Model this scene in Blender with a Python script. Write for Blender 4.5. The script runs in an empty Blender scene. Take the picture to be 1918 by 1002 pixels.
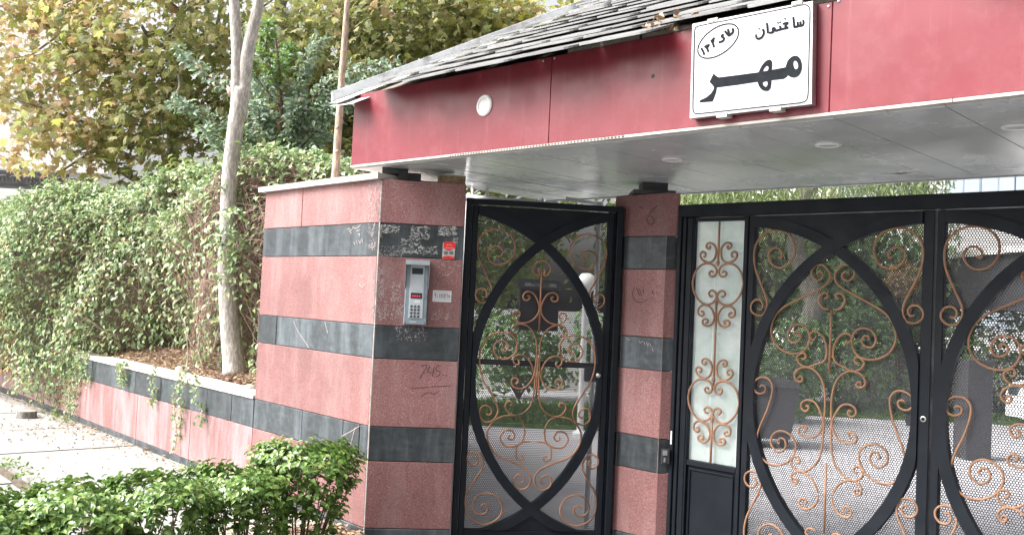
import bpy, math, random
import numpy as np
from mathutils import Vector, Matrix
from mathutils.geometry import tessellate_polygon
random.seed(7); RNG = np.random.default_rng(11)
S = bpy.context.scene
COL = S.collection
R = math.radians

# ------------------------------------------------------------------ camera, sky, sun, exposure
CF = 1722.4
PI_, RO = R(2.0109), R(2.6212)
cF = Vector((0, math.cos(PI_), math.sin(PI_)))
cZ = Vector((0, -math.sin(PI_), math.cos(PI_)))
cR = Vector((1, 0, 0)) * math.cos(RO) + cZ * math.sin(RO)
cU = cZ * math.cos(RO) - Vector((1, 0, 0)) * math.sin(RO)
CAM = Vector((0, 0, 1.6))
cd = bpy.data.cameras.new('camera'); co = bpy.data.objects.new('camera', cd); COL.objects.link(co)
M = Matrix.Identity(4)
for i in range(3):
    M[i][0] = cR[i]; M[i][1] = cU[i]; M[i][2] = -cF[i]; M[i][3] = CAM[i]
co.matrix_world = M
cd.sensor_width = 36; cd.lens = 36 * CF / 1918; cd.clip_start = .05; cd.clip_end = 900
cd.dof.use_dof = False
S.camera = co
SUN_EL, SUN_AZ = R(46), R(-98)          # azimuth from +y towards +x: light from the left, slightly behind the camera
w = bpy.data.worlds.new('World'); S.world = w; w.use_nodes = True
nt = w.node_tree; nt.nodes.clear()
sky = nt.nodes.new('ShaderNodeTexSky'); sky.sky_type = 'NISHITA'; sky.sun_disc = False
sky.sun_elevation = SUN_EL; sky.sun_rotation = SUN_AZ
sky.air_density = 1.0; sky.dust_density = 8.0; sky.ozone_density = .6
hs = nt.nodes.new('ShaderNodeHueSaturation'); hs.inputs['Saturation'].default_value = .16
bg = nt.nodes.new('ShaderNodeBackground'); bg.inputs[1].default_value = .15
wo = nt.nodes.new('ShaderNodeOutputWorld')
nt.links.new(sky.outputs[0], hs.inputs['Color']); nt.links.new(hs.outputs[0], bg.inputs[0]); nt.links.new(bg.outputs[0], wo.inputs[0])
sl = bpy.data.lights.new('sun', 'SUN'); sl.energy = 3.0; sl.angle = R(34); sl.color = (1, .965, .92)
so = bpy.data.objects.new('sun', sl); COL.objects.link(so)
sd = Vector((math.sin(SUN_AZ) * math.cos(SUN_EL), math.cos(SUN_AZ) * math.cos(SUN_EL), math.sin(SUN_EL)))
so.rotation_euler = sd.to_track_quat('Z', 'Y').to_euler(); so.location = (-6, -4, 12)
S.view_settings.view_transform = 'Standard'; S.view_settings.look = 'None'
S.view_settings.gamma = 1; S.view_settings.use_curve_mapping = False
S.view_settings.exposure = 1.24
S.render.engine = 'CYCLES'
S.cycles.max_bounces = 8; S.cycles.transparent_max_bounces = 24; S.cycles.use_denoising = True
S.cycles.sample_clamp_indirect = 6

# ------------------------------------------------------------------ photo rays and planes
def ray(x, y): return cF + cR * ((x - 959) / CF) - cU * ((y - 501) / CF)
def atz(x, y, z): d = ray(x, y); return CAM + d * ((z - 1.6) / d.z)
def aty(x, y, Y): d = ray(x, y); return CAM + d * (Y / d.y)
class Plane:
    """a vertical plane: u runs along it, z up, d out of its face"""
    def __init__(s, ox, oy, deg):           # deg: direction of u in plan
        s.o = Vector((ox, oy, 0)); a = R(deg); s.u = Vector((math.cos(a), math.sin(a), 0))
        s.n = Vector((math.sin(a), -math.cos(a), 0))
    def P(s, u, z, d=0): return s.o + s.u * u + s.n * d + Vector((0, 0, z))
    def uz(s, x, y, d=0):
        r = ray(x, y); o = s.o + s.n * d
        t = (o - CAM).dot(s.n) / r.dot(s.n); p = CAM + r * t
        return ((p - s.o).dot(s.u), p.z)
FRONT = Plane(-.820, 5.588, 6.45)           # pillar front
GATE1 = Plane(-.820 - .0067 + .0, 5.588 + .06, 6.45)
SIDE = Plane(-.820, 5.588, 180 - 47.853)    # wall running away to the left; its n must face the street
SIDE.n = -SIDE.n
_p = atz(1275, 385, 2.225)
GATE2 = Plane(_p.x, _p.y, -43.47)
FAS = Plane(-1.046, 5.782, -43.47)          # canopy fascia; -n goes inwards

# ------------------------------------------------------------------ mesh helpers
def root(name, label, cat, loc=(0, 0, 0), group=None, kind=None):
    o = bpy.data.objects.new(name, None); COL.objects.link(o); o.location = loc
    o.empty_display_size = .2
    tag(o, label, cat, group, kind); return o
def tag(o, label=None, cat=None, group=None, kind=None):
    if label: o['label'] = label
    if cat: o['category'] = cat
    if group: o['group'] = group
    if kind: o['kind'] = kind
    return o
def mats(m): return m if isinstance(m, (list, tuple)) else [m]
def link(name, me, parent=None, loc=(0, 0, 0)):
    o = bpy.data.objects.new(name, me); COL.objects.link(o)
    loc = Vector(loc)
    if parent is not None:
        o.parent = parent
        q = parent; off = Vector((0, 0, 0))
        while q is not None: off += q.location; q = q.parent
        o.location = loc - off
    else: o.location = loc
    return o
class MB:
    def __init__(s): s.v = []; s.f = []; s.mi = []
    def poly(s, pts, mi=0):
        n = len(s.v); s.v += [tuple(p) for p in pts]; s.f.append(tuple(range(n, n + len(pts)))); s.mi.append(mi)
    def box8(s, a, b, mi=0):
        """a, b: two quads (lists of four points) facing each other"""
        n = len(s.v); s.v += [tuple(p) for p in a] + [tuple(p) for p in b]
        for q in ((3, 2, 1, 0), (4, 5, 6, 7), (0, 1, 5, 4), (1, 2, 6, 5), (2, 3, 7, 6), (3, 0, 4, 7)):
            s.f.append(tuple(n + i for i in q)); s.mi.append(mi)
        return s
    def pbox(s, pl, u0, u1, z0, z1, d0, d1, mi=0):
        a = [pl.P(u0, z0, d0), pl.P(u1, z0, d0), pl.P(u1, z1, d0), pl.P(u0, z1, d0)]
        b = [pl.P(u0, z0, d1), pl.P(u1, z0, d1), pl.P(u1, z1, d1), pl.P(u0, z1, d1)]
        return s.box8(a, b, mi)
    def bevbox(s, pl, u0, u1, z0, z1, d0, d1, b=.003, mi=0):
        """box whose front rim (d1) is chamfered by b"""
        L = []
        for (k, d) in ((0, d0), (0, d1 - b), (b, d1)):
            L.append([pl.P(u0 + k, z0 + k, d), pl.P(u1 - k, z0 + k, d), pl.P(u1 - k, z1 - k, d), pl.P(u0 + k, z1 - k, d)])
        n = len(s.v)
        for q in L: s.v += [tuple(p) for p in q]
        for r in (0, 4):
            for i in range(4):
                j = (i + 1) % 4
                s.f.append((n + r + i, n + r + j, n + r + 4 + j, n + r + 4 + i)); s.mi.append(mi)
        s.f.append((n + 8, n + 9, n + 10, n + 11)); s.mi.append(mi)
        s.f.append((n + 3, n + 2, n + 1, n)); s.mi.append(mi)
        return s
    def box(s, x0, x1, y0, y1, z0, z1, mi=0):
        return s.box8([(x0, y0, z0), (x1, y0, z0), (x1, y1, z0), (x0, y1, z0)], [(x0, y0, z1), (x1, y0, z1), (x1, y1, z1), (x0, y1, z1)], mi)
    def prism(s, plan, z0, z1, mi=0):
        n = len(s.v); k = len(plan)
        s.v += [(p[0], p[1], z0) for p in plan] + [(p[0], p[1], z1) for p in plan]
        s.f.append(tuple(range(n + k - 1, n - 1, -1))); s.f.append(tuple(range(n + k, n + 2 * k))); s.mi += [mi, mi]
        for i in range(k):
            j = (i + 1) % k; s.f.append((n + i, n + j, n + k + j, n + k + i)); s.mi.append(mi)
        return s
    def tube(s, pts, rad, n=8, mi=0, caps=True):
        pts = [Vector(p) for p in pts]; m = len(pts)
        rads = rad if hasattr(rad, '__len__') else [rad] * m
        b0 = len(s.v); up = None
        for i, p in enumerate(pts):
            t = (pts[min(i + 1, m - 1)] - pts[max(i - 1, 0)])
            if t.length < 1e-9: t = Vector((0, 0, 1))
            t.normalize()
            if up is None: up = t.orthogonal().normalized()
            a = (up - t * up.dot(t))
            if a.length < 1e-6: a = t.orthogonal()
            a.normalize(); up = a; b = t.cross(a)
            for k in range(n):
                an = 2 * math.pi * k / n
                s.v.append(tuple(p + (a * math.cos(an) + b * math.sin(an)) * rads[i]))
        for i in range(m - 1):
            for k in range(n):
                q = b0 + i * n; k2 = (k + 1) % n
                s.f.append((q + k, q + k2, q + n + k2, q + n + k)); s.mi.append(mi)
        if caps:
            s.f.append(tuple(b0 + k for k in range(n - 1, -1, -1))); s.mi.append(mi)
            s.f.append(tuple(b0 + (m - 1) * n + k for k in range(n))); s.mi.append(mi)
        return s
    def cyl(s, c, axis, r, h, n=24, mi=0, r2=None):
        c = Vector(c); axis = Vector(axis).normalized()
        return s.tube([c, c + axis * h], [r, r if r2 is None else r2], n, mi)
    def lathe(s, c, axis, prof, n=24, mi=0):
        c = Vector(c); ax = Vector(axis).normalized(); a = ax.orthogonal().normalized(); b = ax.cross(a)
        b0 = len(s.v)
        for (r, h) in prof:
            for k in range(n):
                an = 2 * math.pi * k / n
                s.v.append(tuple(c + ax * h + (a * math.cos(an) + b * math.sin(an)) * r))
        for i in range(len(prof) - 1):
            for k in range(n):
                q = b0 + i * n; k2 = (k + 1) % n
                s.f.append((q + k, q + k2, q + n + k2, q + n + k)); s.mi.append(mi)
        return s
    def build(s, name, mat, parent=None, smooth=False, kind=None):
        v = np.array(s.v, float); lo, hi = v.min(0), v.max(0); c = (lo + hi) / 2
        me = bpy.data.meshes.new(name); me.from_pydata([tuple(p) for p in (v - c)], [], s.f)
        for m in mats(mat): me.materials.append(m)
        if len(mats(mat)) > 1: me.polygons.foreach_set('material_index', s.mi)
        if smooth:
            me.polygons.foreach_set('use_smooth', [True] * len(s.f))
            if smooth != 'all':
                me.set_sharp_from_angle(angle=R(35))
        me.update()
        o = link(name, me, parent, c)
        if kind: o['kind'] = kind
        return o
def smooth_path(pts, sub=5):
    """Catmull-Rom through 2-D or 3-D points"""
    P = [Vector(p) for p in pts]; out = []
    P = [P[0] * 2 - P[1]] + P + [P[-1] * 2 - P[-2]]
    for i in range(1, len(P) - 2):
        p0, p1, p2, p3 = P[i - 1:i + 3]
        for k in range(sub):
            t = k / sub
            out.append(((p1 * 2) + (p2 - p0) * t + (p0 * 2 - p1 * 5 + p2 * 4 - p3) * t * t + (p1 * 3 - p0 - p2 * 3 + p3) * t ** 3) * .5)
    out.append(P[-2]); return out
def flat_poly(mb, loops, mi=0):
    """filled polygon with holes; loops of 3-D points"""
    tri = tessellate_polygon([[Vector(p) for p in l] for l in loops])
    n = len(mb.v)
    for l in loops: mb.v += [tuple(p) for p in l]
    for t in tri: mb.f.append(tuple(n + i for i in t)); mb.mi.append(mi)
def strokes(mb, pl, paths, width, d, mi=0):
    """flat ribbons of ink on a plane, paths in (u, z)"""
    for k, pth in enumerate(paths):
        dd = d + k * .00015
        p = [Vector(q) for q in pth]
        if len(p) == 1:
            h = width * .62
            mb.poly([pl.P(p[0].x, p[0].y - h, dd), pl.P(p[0].x + h, p[0].y, dd), pl.P(p[0].x, p[0].y + h, dd), pl.P(p[0].x - h, p[0].y, dd)], mi); continue
        if len(p) > 2: p = smooth_path(p, 4)
        L = []; Rr = []
        for i in range(len(p)):
            t = (p[min(i + 1, len(p) - 1)] - p[max(i - 1, 0)]); t.normalize(); nn = Vector((-t.y, t.x)) * width / 2
            L.append(p[i] + nn); Rr.append(p[i] - nn)
        for i in range(len(p) - 1):
            mb.poly([pl.P(*Rr[i], dd), pl.P(*Rr[i + 1], dd), pl.P(*L[i + 1], dd), pl.P(*L[i], dd)], mi)

# ------------------------------------------------------------------ materials
def newmat(name):
    m = bpy.data.materials.new(name); m.use_nodes = True
    return m, m.node_tree, m.node_tree.nodes['Principled BSDF']
def N(nt, t, **kw):
    n = nt.nodes.new('ShaderNode' + t)
    for k, v in kw.items(): setattr(n, k, v)
    return n
def pos(nt): return N(nt, 'NewGeometry').outputs['Position']
def ramp(nt, src, stops, interp='LINEAR'):
    r = N(nt, 'ValToRGB'); r.color_ramp.interpolation = interp
    el = r.color_ramp.elements
    el[0].position, el[0].color = stops[0][0], (*stops[0][1], 1)
    el[1].position, el[1].color = stops[-1][0], (*stops[-1][1], 1)
    for p, c in stops[1:-1]:
        e = el.new(p); e.color = (*c, 1)
    nt.links.new(src, r.inputs[0]); return r.outputs[0]
def noise(nt, scale, detail=4, rough=.55, vec=None, stretch=None, dist=0):
    n = N(nt, 'TexNoise'); n.inputs['Scale'].default_value = scale; n.inputs['Detail'].default_value = detail
    n.inputs['Roughness'].default_value = rough; n.inputs['Distortion'].default_value = dist
    v = vec if vec is not None else pos(nt)
    if stretch:
        mp = N(nt, 'Mapping'); mp.inputs['Scale'].default_value = stretch; nt.links.new(v, mp.inputs[0]); v = mp.outputs[0]
    nt.links.new(v, n.inputs['Vector']); return n.outputs[0]
def mix(nt, fac, a, b, mode='MIX'):
    m = N(nt, 'Mix', data_type='RGBA', blend_type=mode)
    for s, v in ((m.inputs[0], fac), (m.inputs[6], a), (m.inputs[7], b)):
        if isinstance(v, (int, float)): s.default_value = v
        elif isinstance(v, tuple): s.default_value = (*v, 1)
        else: nt.links.new(v, s)
    return m.outputs[2]
def gray(v): return (v, v, v)
def bump(nt, bs, h, strength=.3, dist=.01):
    b = N(nt, 'Bump'); b.inputs['Strength'].default_value = strength; b.inputs['Distance'].default_value = dist
    nt.links.new(h, b.inputs['Height']); nt.links.new(b.outputs[0], bs.inputs['Normal'])
def simple(name, col, rough=.5, var=.18, scale=6, bmp=0, bscale=80, metal=0, spec=.5, grime=None, gscale=3, stretch=None):
    m, t, b = newmat(name)
    c2 = tuple(x * (1 - var) for x in col); c3 = tuple(min(1, x * (1 + var)) for x in col)
    c = ramp(t, noise(t, scale, 6, .6, stretch=stretch), [(.3, c2), (.7, c3)])
    if grime:
        f = ramp(t, noise(t, gscale, 7, .65, stretch=stretch), [(.5, gray(0)), (.72, gray(1))])
        c = mix(t, f, c, grime)
    t.links.new(c, b.inputs['Base Color'])
    rr = ramp(t, noise(t, scale * 1.7, 5), [(.3, gray(max(0, rough - .12))), (.7, gray(min(1, rough + .12)))])
    t.links.new(rr, b.inputs['Roughness'])
    b.inputs['Metallic'].default_value = metal; b.inputs['Specular IOR Level'].default_value = spec
    if bmp: bump(t, b, noise(t, bscale, 5), bmp)
    return m
def granite(name='red_granite', stain=0):
    m, t, b = newmat(name)
    base = ramp(t, noise(t, 160, 3, .7), [(.32, (.135, .052, .050)), (.5, (.24, .108, .105)), (.62, (.33, .168, .160)), (.74, (.50, .36, .34))])
    vo = N(t, 'TexVoronoi'); vo.inputs['Scale'].default_value = 170; t.links.new(pos(t), vo.inputs['Vector'])
    sp = ramp(t, vo.outputs['Distance'], [(.05, gray(1)), (.28, gray(0))])
    sel = ramp(t, noise(t, 60, 2), [(.52, gray(0)), (.66, gray(.6))])
    mm = N(t, 'Math', operation='MULTIPLY'); t.links.new(sp, mm.inputs[0]); t.links.new(sel, mm.inputs[1])
    c = mix(t, mm.outputs[0], base, (.50, .32, .32))
    big = ramp(t, noise(t, 1.6, 5, .6), [(.35, gray(.80)), (.65, gray(1.16))])
    c = mix(t, 1.0, c, big, 'MULTIPLY')
    dust = ramp(t, noise(t, 5, 8, .7, stretch=(1, 1, .22)), [(.48, gray(0)), (.75, gray(.34))])
    c = mix(t, dust, c, (.46, .36, .35))
    if stain:   # lime washed out of the joints in vertical runs
        f_ = ramp(t, noise(t, 4, 9, .75, stretch=(1, 1, .18), dist=1.2), [(.42, gray(0)), (.68, gray(stain))])
        c = mix(t, f_, c, (.62, .56, .60))
    oi = N(t, 'ObjectInfo'); c = mix(t, 1.0, c, ramp(t, oi.outputs['Random'], [(0, gray(.88)), (1, gray(1.12))]), 'MULTIPLY')
    t.links.new(c, b.inputs['Base Color'])
    t.links.new(ramp(t, noise(t, 9, 5), [(.3, gray(.42)), (.7, gray(.68))]), b.inputs['Roughness'])
    bump(t, b, noise(t, 190, 3, .7), .22, .004); return m
def slate():
    m, t, b = newmat('dark_slate')
    c = ramp(t, noise(t, 14, 8, .65, stretch=(1, 1, 2)), [(.3, (.022, .027, .030)), (.55, (.042, .050, .056)), (.75, (.075, .088, .095))])
    sp = ramp(t, noise(t, 240, 2), [(.64, gray(0)), (.75, gray(.35))])
    c = mix(t, sp, c, (.16, .18, .19))
    dr = ramp(t, noise(t, 7, 8, .7, stretch=(1, 1, .16)), [(.47, gray(0)), (.74, gray(.40))])
    c = mix(t, dr, c, (.22, .26, .29))
    oi = N(t, 'ObjectInfo'); rr = ramp(t, oi.outputs['Random'], [(0, gray(.72)), (1, gray(1.4))])
    c = mix(t, 1.0, c, rr, 'MULTIPLY')
    t.links.new(c, b.inputs['Base Color'])
    t.links.new(ramp(t, noise(t, 11, 5), [(.3, gray(.30)), (.7, gray(.52))]), b.inputs['Roughness'])
    bump(t, b, noise(t, 60, 6, .6), .18, .004); return m
def leafmat(name, pal, trans=.3, rough=.5, spec=.4):
    m, t, b = newmat(name)
    g = N(t, 'NewGeometry'); oi = N(t, 'ObjectInfo')
    ad = N(t, 'Math', operation='ADD'); t.links.new(g.outputs['Random Per Island'], ad.inputs[0]); t.links.new(oi.outputs['Random'], ad.inputs[1])
    fr = N(t, 'Math', operation='FRACT'); t.links.new(ad.outputs[0], fr.inputs[0])
    n = len(pal); c = ramp(t, fr.outputs[0], [(i / n, p) for i, p in enumerate(pal)] + [(1, pal[-1])], 'LINEAR')
    nz = ramp(t, noise(t, 40, 3), [(.35, gray(.8)), (.65, gray(1.2))])
    c = mix(t, 1.0, c, nz, 'MULTIPLY')
    t.links.new(c, b.inputs['Base Color']); b.inputs['Roughness'].default_value = rough; b.inputs['Specular IOR Level'].default_value = spec
    tr = N(t, 'BsdfTranslucent'); t.links.new(c, tr.inputs[0])
    ms = N(t, 'MixShader'); ms.inputs[0].default_value = trans
    t.links.new(b.outputs[0], ms.inputs[1]); t.links.new(tr.outputs[0], ms.inputs[2])
    t.links.new(ms.outputs[0], t.nodes['Material Output'].inputs[0]); return m
def perforated(pl, pitch=.0128, hole=.0045):
    """black sheet with a staggered grid of round holes, laid out in the gate's own plane"""
    m, t, b = newmat('perforated_steel')
    P = pos(t)
    def dot(v):
        d = N(t, 'VectorMath', operation='DOT_PRODUCT'); t.links.new(P, d.inputs[0]); d.inputs[1].default_value = v; return d.outputs['Value']
    u = dot(tuple(pl.u)); z = dot((0, 0, 1))
    def M_(op, a, b_=None, c_=None):
        n = N(t, 'Math', operation=op)
        for i, v in enumerate((a, b_, c_)):
            if v is None: continue
            if isinstance(v, (int, float)): n.inputs[i].default_value = v
            else: t.links.new(v, n.inputs[i])
        return n.outputs[0]
    px, pz = pitch, pitch * 1.732
    def grid(du, dz):
        a = M_('SUBTRACT', M_('MULTIPLY', M_('FRACT', M_('ADD', M_('DIVIDE', u, px), 100 + du)), px), px / 2)
        c = M_('SUBTRACT', M_('MULTIPLY', M_('FRACT', M_('ADD', M_('DIVIDE', z, pz), 100 + dz)), pz), pz / 2)
        return M_('SQRT', M_('ADD', M_('MULTIPLY', a, a), M_('MULTIPLY', c, c)))
    dmin = M_('MINIMUM', grid(0, 0), grid(.5, .5))
    isheet = M_('GREATER_THAN', dmin, hole)
    b.inputs['Base Color'].default_value = (.045, .046, .055, 1); b.inputs['Roughness'].default_value = .4
    tr = N(t, 'BsdfTransparent'); ms = N(t, 'MixShader')
    t.links.new(isheet, ms.inputs[0]); t.links.new(tr.outputs[0], ms.inputs[1]); t.links.new(b.outputs[0], ms.inputs[2])
    t.links.new(ms.outputs[0], t.nodes['Material Output'].inputs[0]); return m
def red_paint():
    m, t, b = newmat('red_fascia_paint')
    c = ramp(t, noise(t, 2.2, 6, .6), [(.3, (.155, .010, .018)), (.7, (.18, .014, .025))])
    dust = ramp(t, noise(t, 5, 9, .75), [(.50, gray(0)), (.80, gray(.22))])
    c = mix(t, dust, c, (.32, .15, .16))
    sx = N(t, 'SeparateXYZ'); t.links.new(pos(t), sx.inputs[0])
    edge = ramp(t, sx.outputs['Z'], [(.40, gray(1)), (.55, gray(0))])   # z outside 0..1 is clamped; remapped below
    mr = N(t, 'MapRange'); t.links.new(sx.outputs['Z'], mr.inputs[0]); mr.inputs[1].default_value = 2.41; mr.inputs[2].default_value = 2.52; mr.inputs[3].default_value = 1; mr.inputs[4].default_value = 0
    f = N(t, 'Math', operation='MULTIPLY'); t.links.new(mr.outputs[0], f.inputs[0])
    t.links.new(ramp(t, noise(t, 14, 8, .7), [(.42, gray(0)), (.7, gray(.8))]), f.inputs[1])
    c = mix(t, f.outputs[0], c, (.22, .03, .045))
    st = ramp(t, noise(t, 22, 6, .75, stretch=(1, 1, .06)), [(.56, gray(0)), (.8, gray(.10))])
    c = mix(t, st, c, (.7, .4, .4))
    t.links.new(c, b.inputs['Base Color'])
    t.links.new(ramp(t, noise(t, 6, 6), [(.3, gray(.30)), (.7, gray(.48))]), b.inputs['Roughness'])
    bump(t, b, noise(t, 2.5, 2), .10, .05); return m
def soffit_mat():
    m, t, b = newmat('white_pvc')
    c = ramp(t, noise(t, 3, 7, .65), [(.3, (.50, .52, .525)), (.7, (.56, .58, .59))])
    g = ramp(t, noise(t, 2.2, 9, .75, stretch=(1.6, .6, 1)), [(.60, gray(0)), (.9, gray(.22))])
    c = mix(t, g, c, (.34, .32, .27))
    t.links.new(c, b.inputs['Base Color']); t.links.new(ramp(t, noise(t, 3.5, 4), [(.3, gray(.14)), (.7, gray(.32))]), b.inputs['Roughness'])
    return m
def bark(name, a, b_, scale=18):
    m, t, b = newmat(name)
    c = ramp(t, noise(t, scale, 9, .7, stretch=(1, 1, .35)), [(.3, a), (.7, b_)])
    r2 = ramp(t, noise(t, scale * 5, 5, .7, stretch=(1, 1, .25)), [(.45, gray(.62)), (.6, gray(1.1))])
    c = mix(t, 1.0, c, r2, 'MULTIPLY')
    t.links.new(c, b.inputs['Base Color']); b.inputs['Roughness'].default_value = .85
    bump(t, b, noise(t, scale * 3, 6, .7, stretch=(1, 1, .3)), .6, .01); return m
def shingle_mat():
    m, t, b = newmat('grey_shingle')
    c = ramp(t, noise(t, 9, 7, .7), [(.3, (.125, .125, .125)), (.7, (.19, .19, .19))])
    oi = N(t, 'ObjectInfo'); c = mix(t, 1.0, c, ramp(t, oi.outputs['Random'], [(0, gray(.85)), (1, gray(1.15))]), 'MULTIPLY')
    g = ramp(t, noise(t, 30, 6), [(.55, gray(0)), (.75, gray(.4))]); c = mix(t, g, c, (.12, .10, .085))
    t.links.new(c, b.inputs['Base Color']); b.inputs['Roughness'].default_value = .62
    bump(t, b, noise(t, 140, 4), .25, .004); return m
def soil_mat():
    m, t, b = newmat('dry_soil_litter')
    c = ramp(t, noise(t, 35, 8, .75), [(.3, (.07, .045, .035)), (.5, (.20, .135, .105)), (.7, (.36, .27, .22))])
    t.links.new(c, b.inputs['Base Color']); b.inputs['Roughness'].default_value = .95
    bump(t, b, noise(t, 60, 8, .75), .8, .02); return m
def paving_mat(name, a, b_):
    m, t, b = newmat(name)
    c = ramp(t, noise(t, 3.5, 9, .65), [(.3, a), (.7, b_)])
    g = ramp(t, noise(t, 25, 8, .75), [(.56, gray(0)), (.75, gray(.35))]); c = mix(t, g, c, tuple(x * .55 for x in a))
    t.links.new(c, b.inputs['Base Color']); b.inputs['Roughness'].default_value = .8
    bump(t, b, noise(t, 90, 6, .7), .3, .006); return m
def film_glass():
    m, t, b = newmat('frosted_glass')
    c = ramp(t, noise(t, 4, 6, .6), [(.35, (.78, .86, .84)), (.65, (.93, .95, .94))])
    t.links.new(c, b.inputs['Base Color']); b.inputs['Roughness'].default_value = .10; b.inputs['Specular IOR Level'].default_value = .9
    tl = N(t, 'BsdfTranslucent'); t.links.new(c, tl.inputs[0])
    tr = N(t, 'BsdfTransparent'); tr.inputs[0].default_value = (.86, .93, .90, 1)
    m1 = N(t, 'MixShader'); m1.inputs[0].default_value = .62; t.links.new(b.outputs[0], m1.inputs[1]); t.links.new(tl.outputs[0], m1.inputs[2])
    m2 = N(t, 'MixShader')
    t.links.new(ramp(t, noise(t, 6, 8, .7), [(.3, gray(.25)), (.7, gray(.5))]), m2.inputs[0])
    t.links.new(m1.outputs[0], m2.inputs[1]); t.links.new(tr.outputs[0], m2.inputs[2])
    t.links.new(m2.outputs[0], t.nodes['Material Output'].inputs[0]); return m
def clear_glass():
    m, t, b = newmat('window_glass')
    b.inputs['Base Color'].default_value = (.05, .07, .08, 1); b.inputs['Roughness'].default_value = .05; b.inputs['Specular IOR Level'].default_value = .9; return m

GRAN, SLATE = granite(), slate()
GRANS = granite('lime_stained_granite', .36)
MORTAR = simple('grout', (.42, .39, .37), .9, .25, 20, .4)
CORE = simple('wall_core', (.22, .20, .19), .95, .3, 8, .5)
COPING = simple('stone_coping', (.52, .47, .44), .7, .15, 5, .25, 60, grime=(.30, .26, .23))
COPEW = simple('white_coping', (.66, .61, .56), .8, .2, 12, .4, 60, grime=(.33, .25, .20), gscale=9)
REDP, SOF = red_paint(), soffit_mat()
GATEP = simple('black_gate_paint', (.008, .011, .016), .5, .25, 4, .06, 30, grime=(.014, .017, .022), gscale=5, spec=.22)
SCROLL = simple('copper_scroll_paint', (.33, .175, .10), .55, .28, 14, .25, 160, grime=(.16, .08, .045), gscale=7)
SCROLLD = simple('rusty_scroll_paint', (.30, .145, .08), .55, .4, 14, .25, 160, grime=(.03, .022, .02), gscale=4)
SHING = shingle_mat()
FLASH = simple('zinc_flashing', (.66, .67, .68), .55, .10, 5, .08, 40, metal=0, grime=(.2, .19, .18), gscale=6)
WOOD = simple('weathered_batten', (.17, .15, .125), .85, .35, 12, .6, 60, grime=(.08, .06, .05), stretch=(1, 1, 3))
STAKE = bark('peeled_stake', (.42, .30, .22), (.62, .48, .38), 10)
WHITEP = simple('white_plastic', (.78, .78, .76), .35, .04, 6)
WHITEM = simple('white_painted_steel', (.74, .75, .76), .4, .08, 6)
TRIMM = simple('aged_trim', (.50, .47, .43), .6, .15, 8, grime=(.28, .22, .17), gscale=7)
SIGNW = simple('white_sign_face', (.50, .50, .51), .3, .05, 3, grime=(.36, .38, .41), gscale=5)
INK = simple('dark_ink', (.012, .014, .018), .7, .15, 20, spec=.08)
ALU = simple('sign_steel_edge', (.45, .45, .45), .35, .15, 8, metal=.7)
GREYM = simple('intercom_case', (.26, .32, .36), .42, .08, 10, metal=.2, grime=(.18, .2, .22), gscale=20)
GREYL = simple('intercom_panel', (.46, .50, .54), .4, .06, 10)
DARKG = simple('dark_screen', (.03, .045, .045), .15, .2, 10)
RUB = simple('black_rubber', (.02, .02, .022), .6, .2, 10)
STICKR = simple('red_sticker', (.62, .03, .03), .4, .1, 10)
STICKG = simple('grey_sticker_print', (.13, .13, .12), .5, .2, 30)
STICKW = simple('white_sticker', (.66, .66, .66), .5, .06, 20)
STICKY = simple('yellow_sticker', (.62, .50, .06), .5, .1, 20)
PAPER = simple('paper_scraps', (.36, .36, .345), .9, .45, 90)
CHALK = simple('pale_scratches', (.40, .34, .335), .9, .2, 40)
MARK = simple('black_marker', (.03, .02, .025), .8, .2, 40)
SOIL = soil_mat()
PAVE = paving_mat('concrete_slab', (.22, .215, .205), (.33, .325, .315))
PAVEIN = paving_mat('driveway_paving', (.36, .355, .38), (.52, .51, .54))
ASPH = paving_mat('asphalt', (.10, .10, .102), (.16, .16, .165))
JOINT = simple('joint_soil', (.13, .10, .08), .95, .4, 30, .6)
BARKW = bark('pale_bark', (.36, .33, .30), (.62, .58, .54), 12)
BARKG = bark('plane_bark', (.16, .15, .12), (.34, .32, .27), 6)
TWIG = simple('brown_twig', (.15, .09, .07), .8, .35, 30)
DRYV = simple('dry_vine', (.30, .20, .16), .85, .4, 30)
LITTER = leafmat('dry_litter', [(.30, .19, .12), (.40, .28, .20), (.20, .12, .08), (.46, .36, .26), (.26, .2, .1)], .1, .8, .1)
PLANE_OL = leafmat('plane_leaf_green', [(0.205, 0.231, 0.074), (0.328, 0.337, 0.135), (0.423, 0.409, 0.197), (0.26, 0.304, 0.099), (0.52, 0.489, 0.271), (0.451, 0.384, 0.209), (0.368, 0.409, 0.099), (0.178, 0.211, 0.074)], .52, .55)
PLANE_OR = leafmat('plane_leaf_orange', [(0.541, 0.389, 0.177), (0.447, 0.318, 0.153), (0.423, 0.411, 0.188), (0.612, 0.47, 0.188), (0.306, 0.329, 0.13), (0.564, 0.436, 0.318), (0.447, 0.259, 0.141), (0.423, 0.447, 0.153)], .52, .55)
PLANE_YE = leafmat('plane_leaf_yellow', [(0.562, 0.508, 0.092), (0.413, 0.432, 0.133), (0.675, 0.562, 0.15), (0.3, 0.338, 0.112), (0.525, 0.413, 0.245)], .52, .55)
FARLEAF = leafmat('far_leaf', [(0.144, 0.202, 0.072), (0.23, 0.288, 0.101), (0.317, 0.346, 0.13), (0.173, 0.245, 0.072)], .35, .6)
IVY = leafmat('ivy_leaf', [(0.204, 0.319, 0.158), (0.3, 0.407, 0.231), (0.348, 0.462, 0.21), (0.156, 0.253, 0.126), (0.42, 0.506, 0.326), (0.24, 0.385, 0.126), (0.48, 0.506, 0.252)], .25, .45, .45)
IVYO = leafmat('autumn_ivy_leaf', [(.36, .18, .08), (.30, .22, .10), (.42, .27, .10), (.22, .20, .08)], .35, .5)
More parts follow.
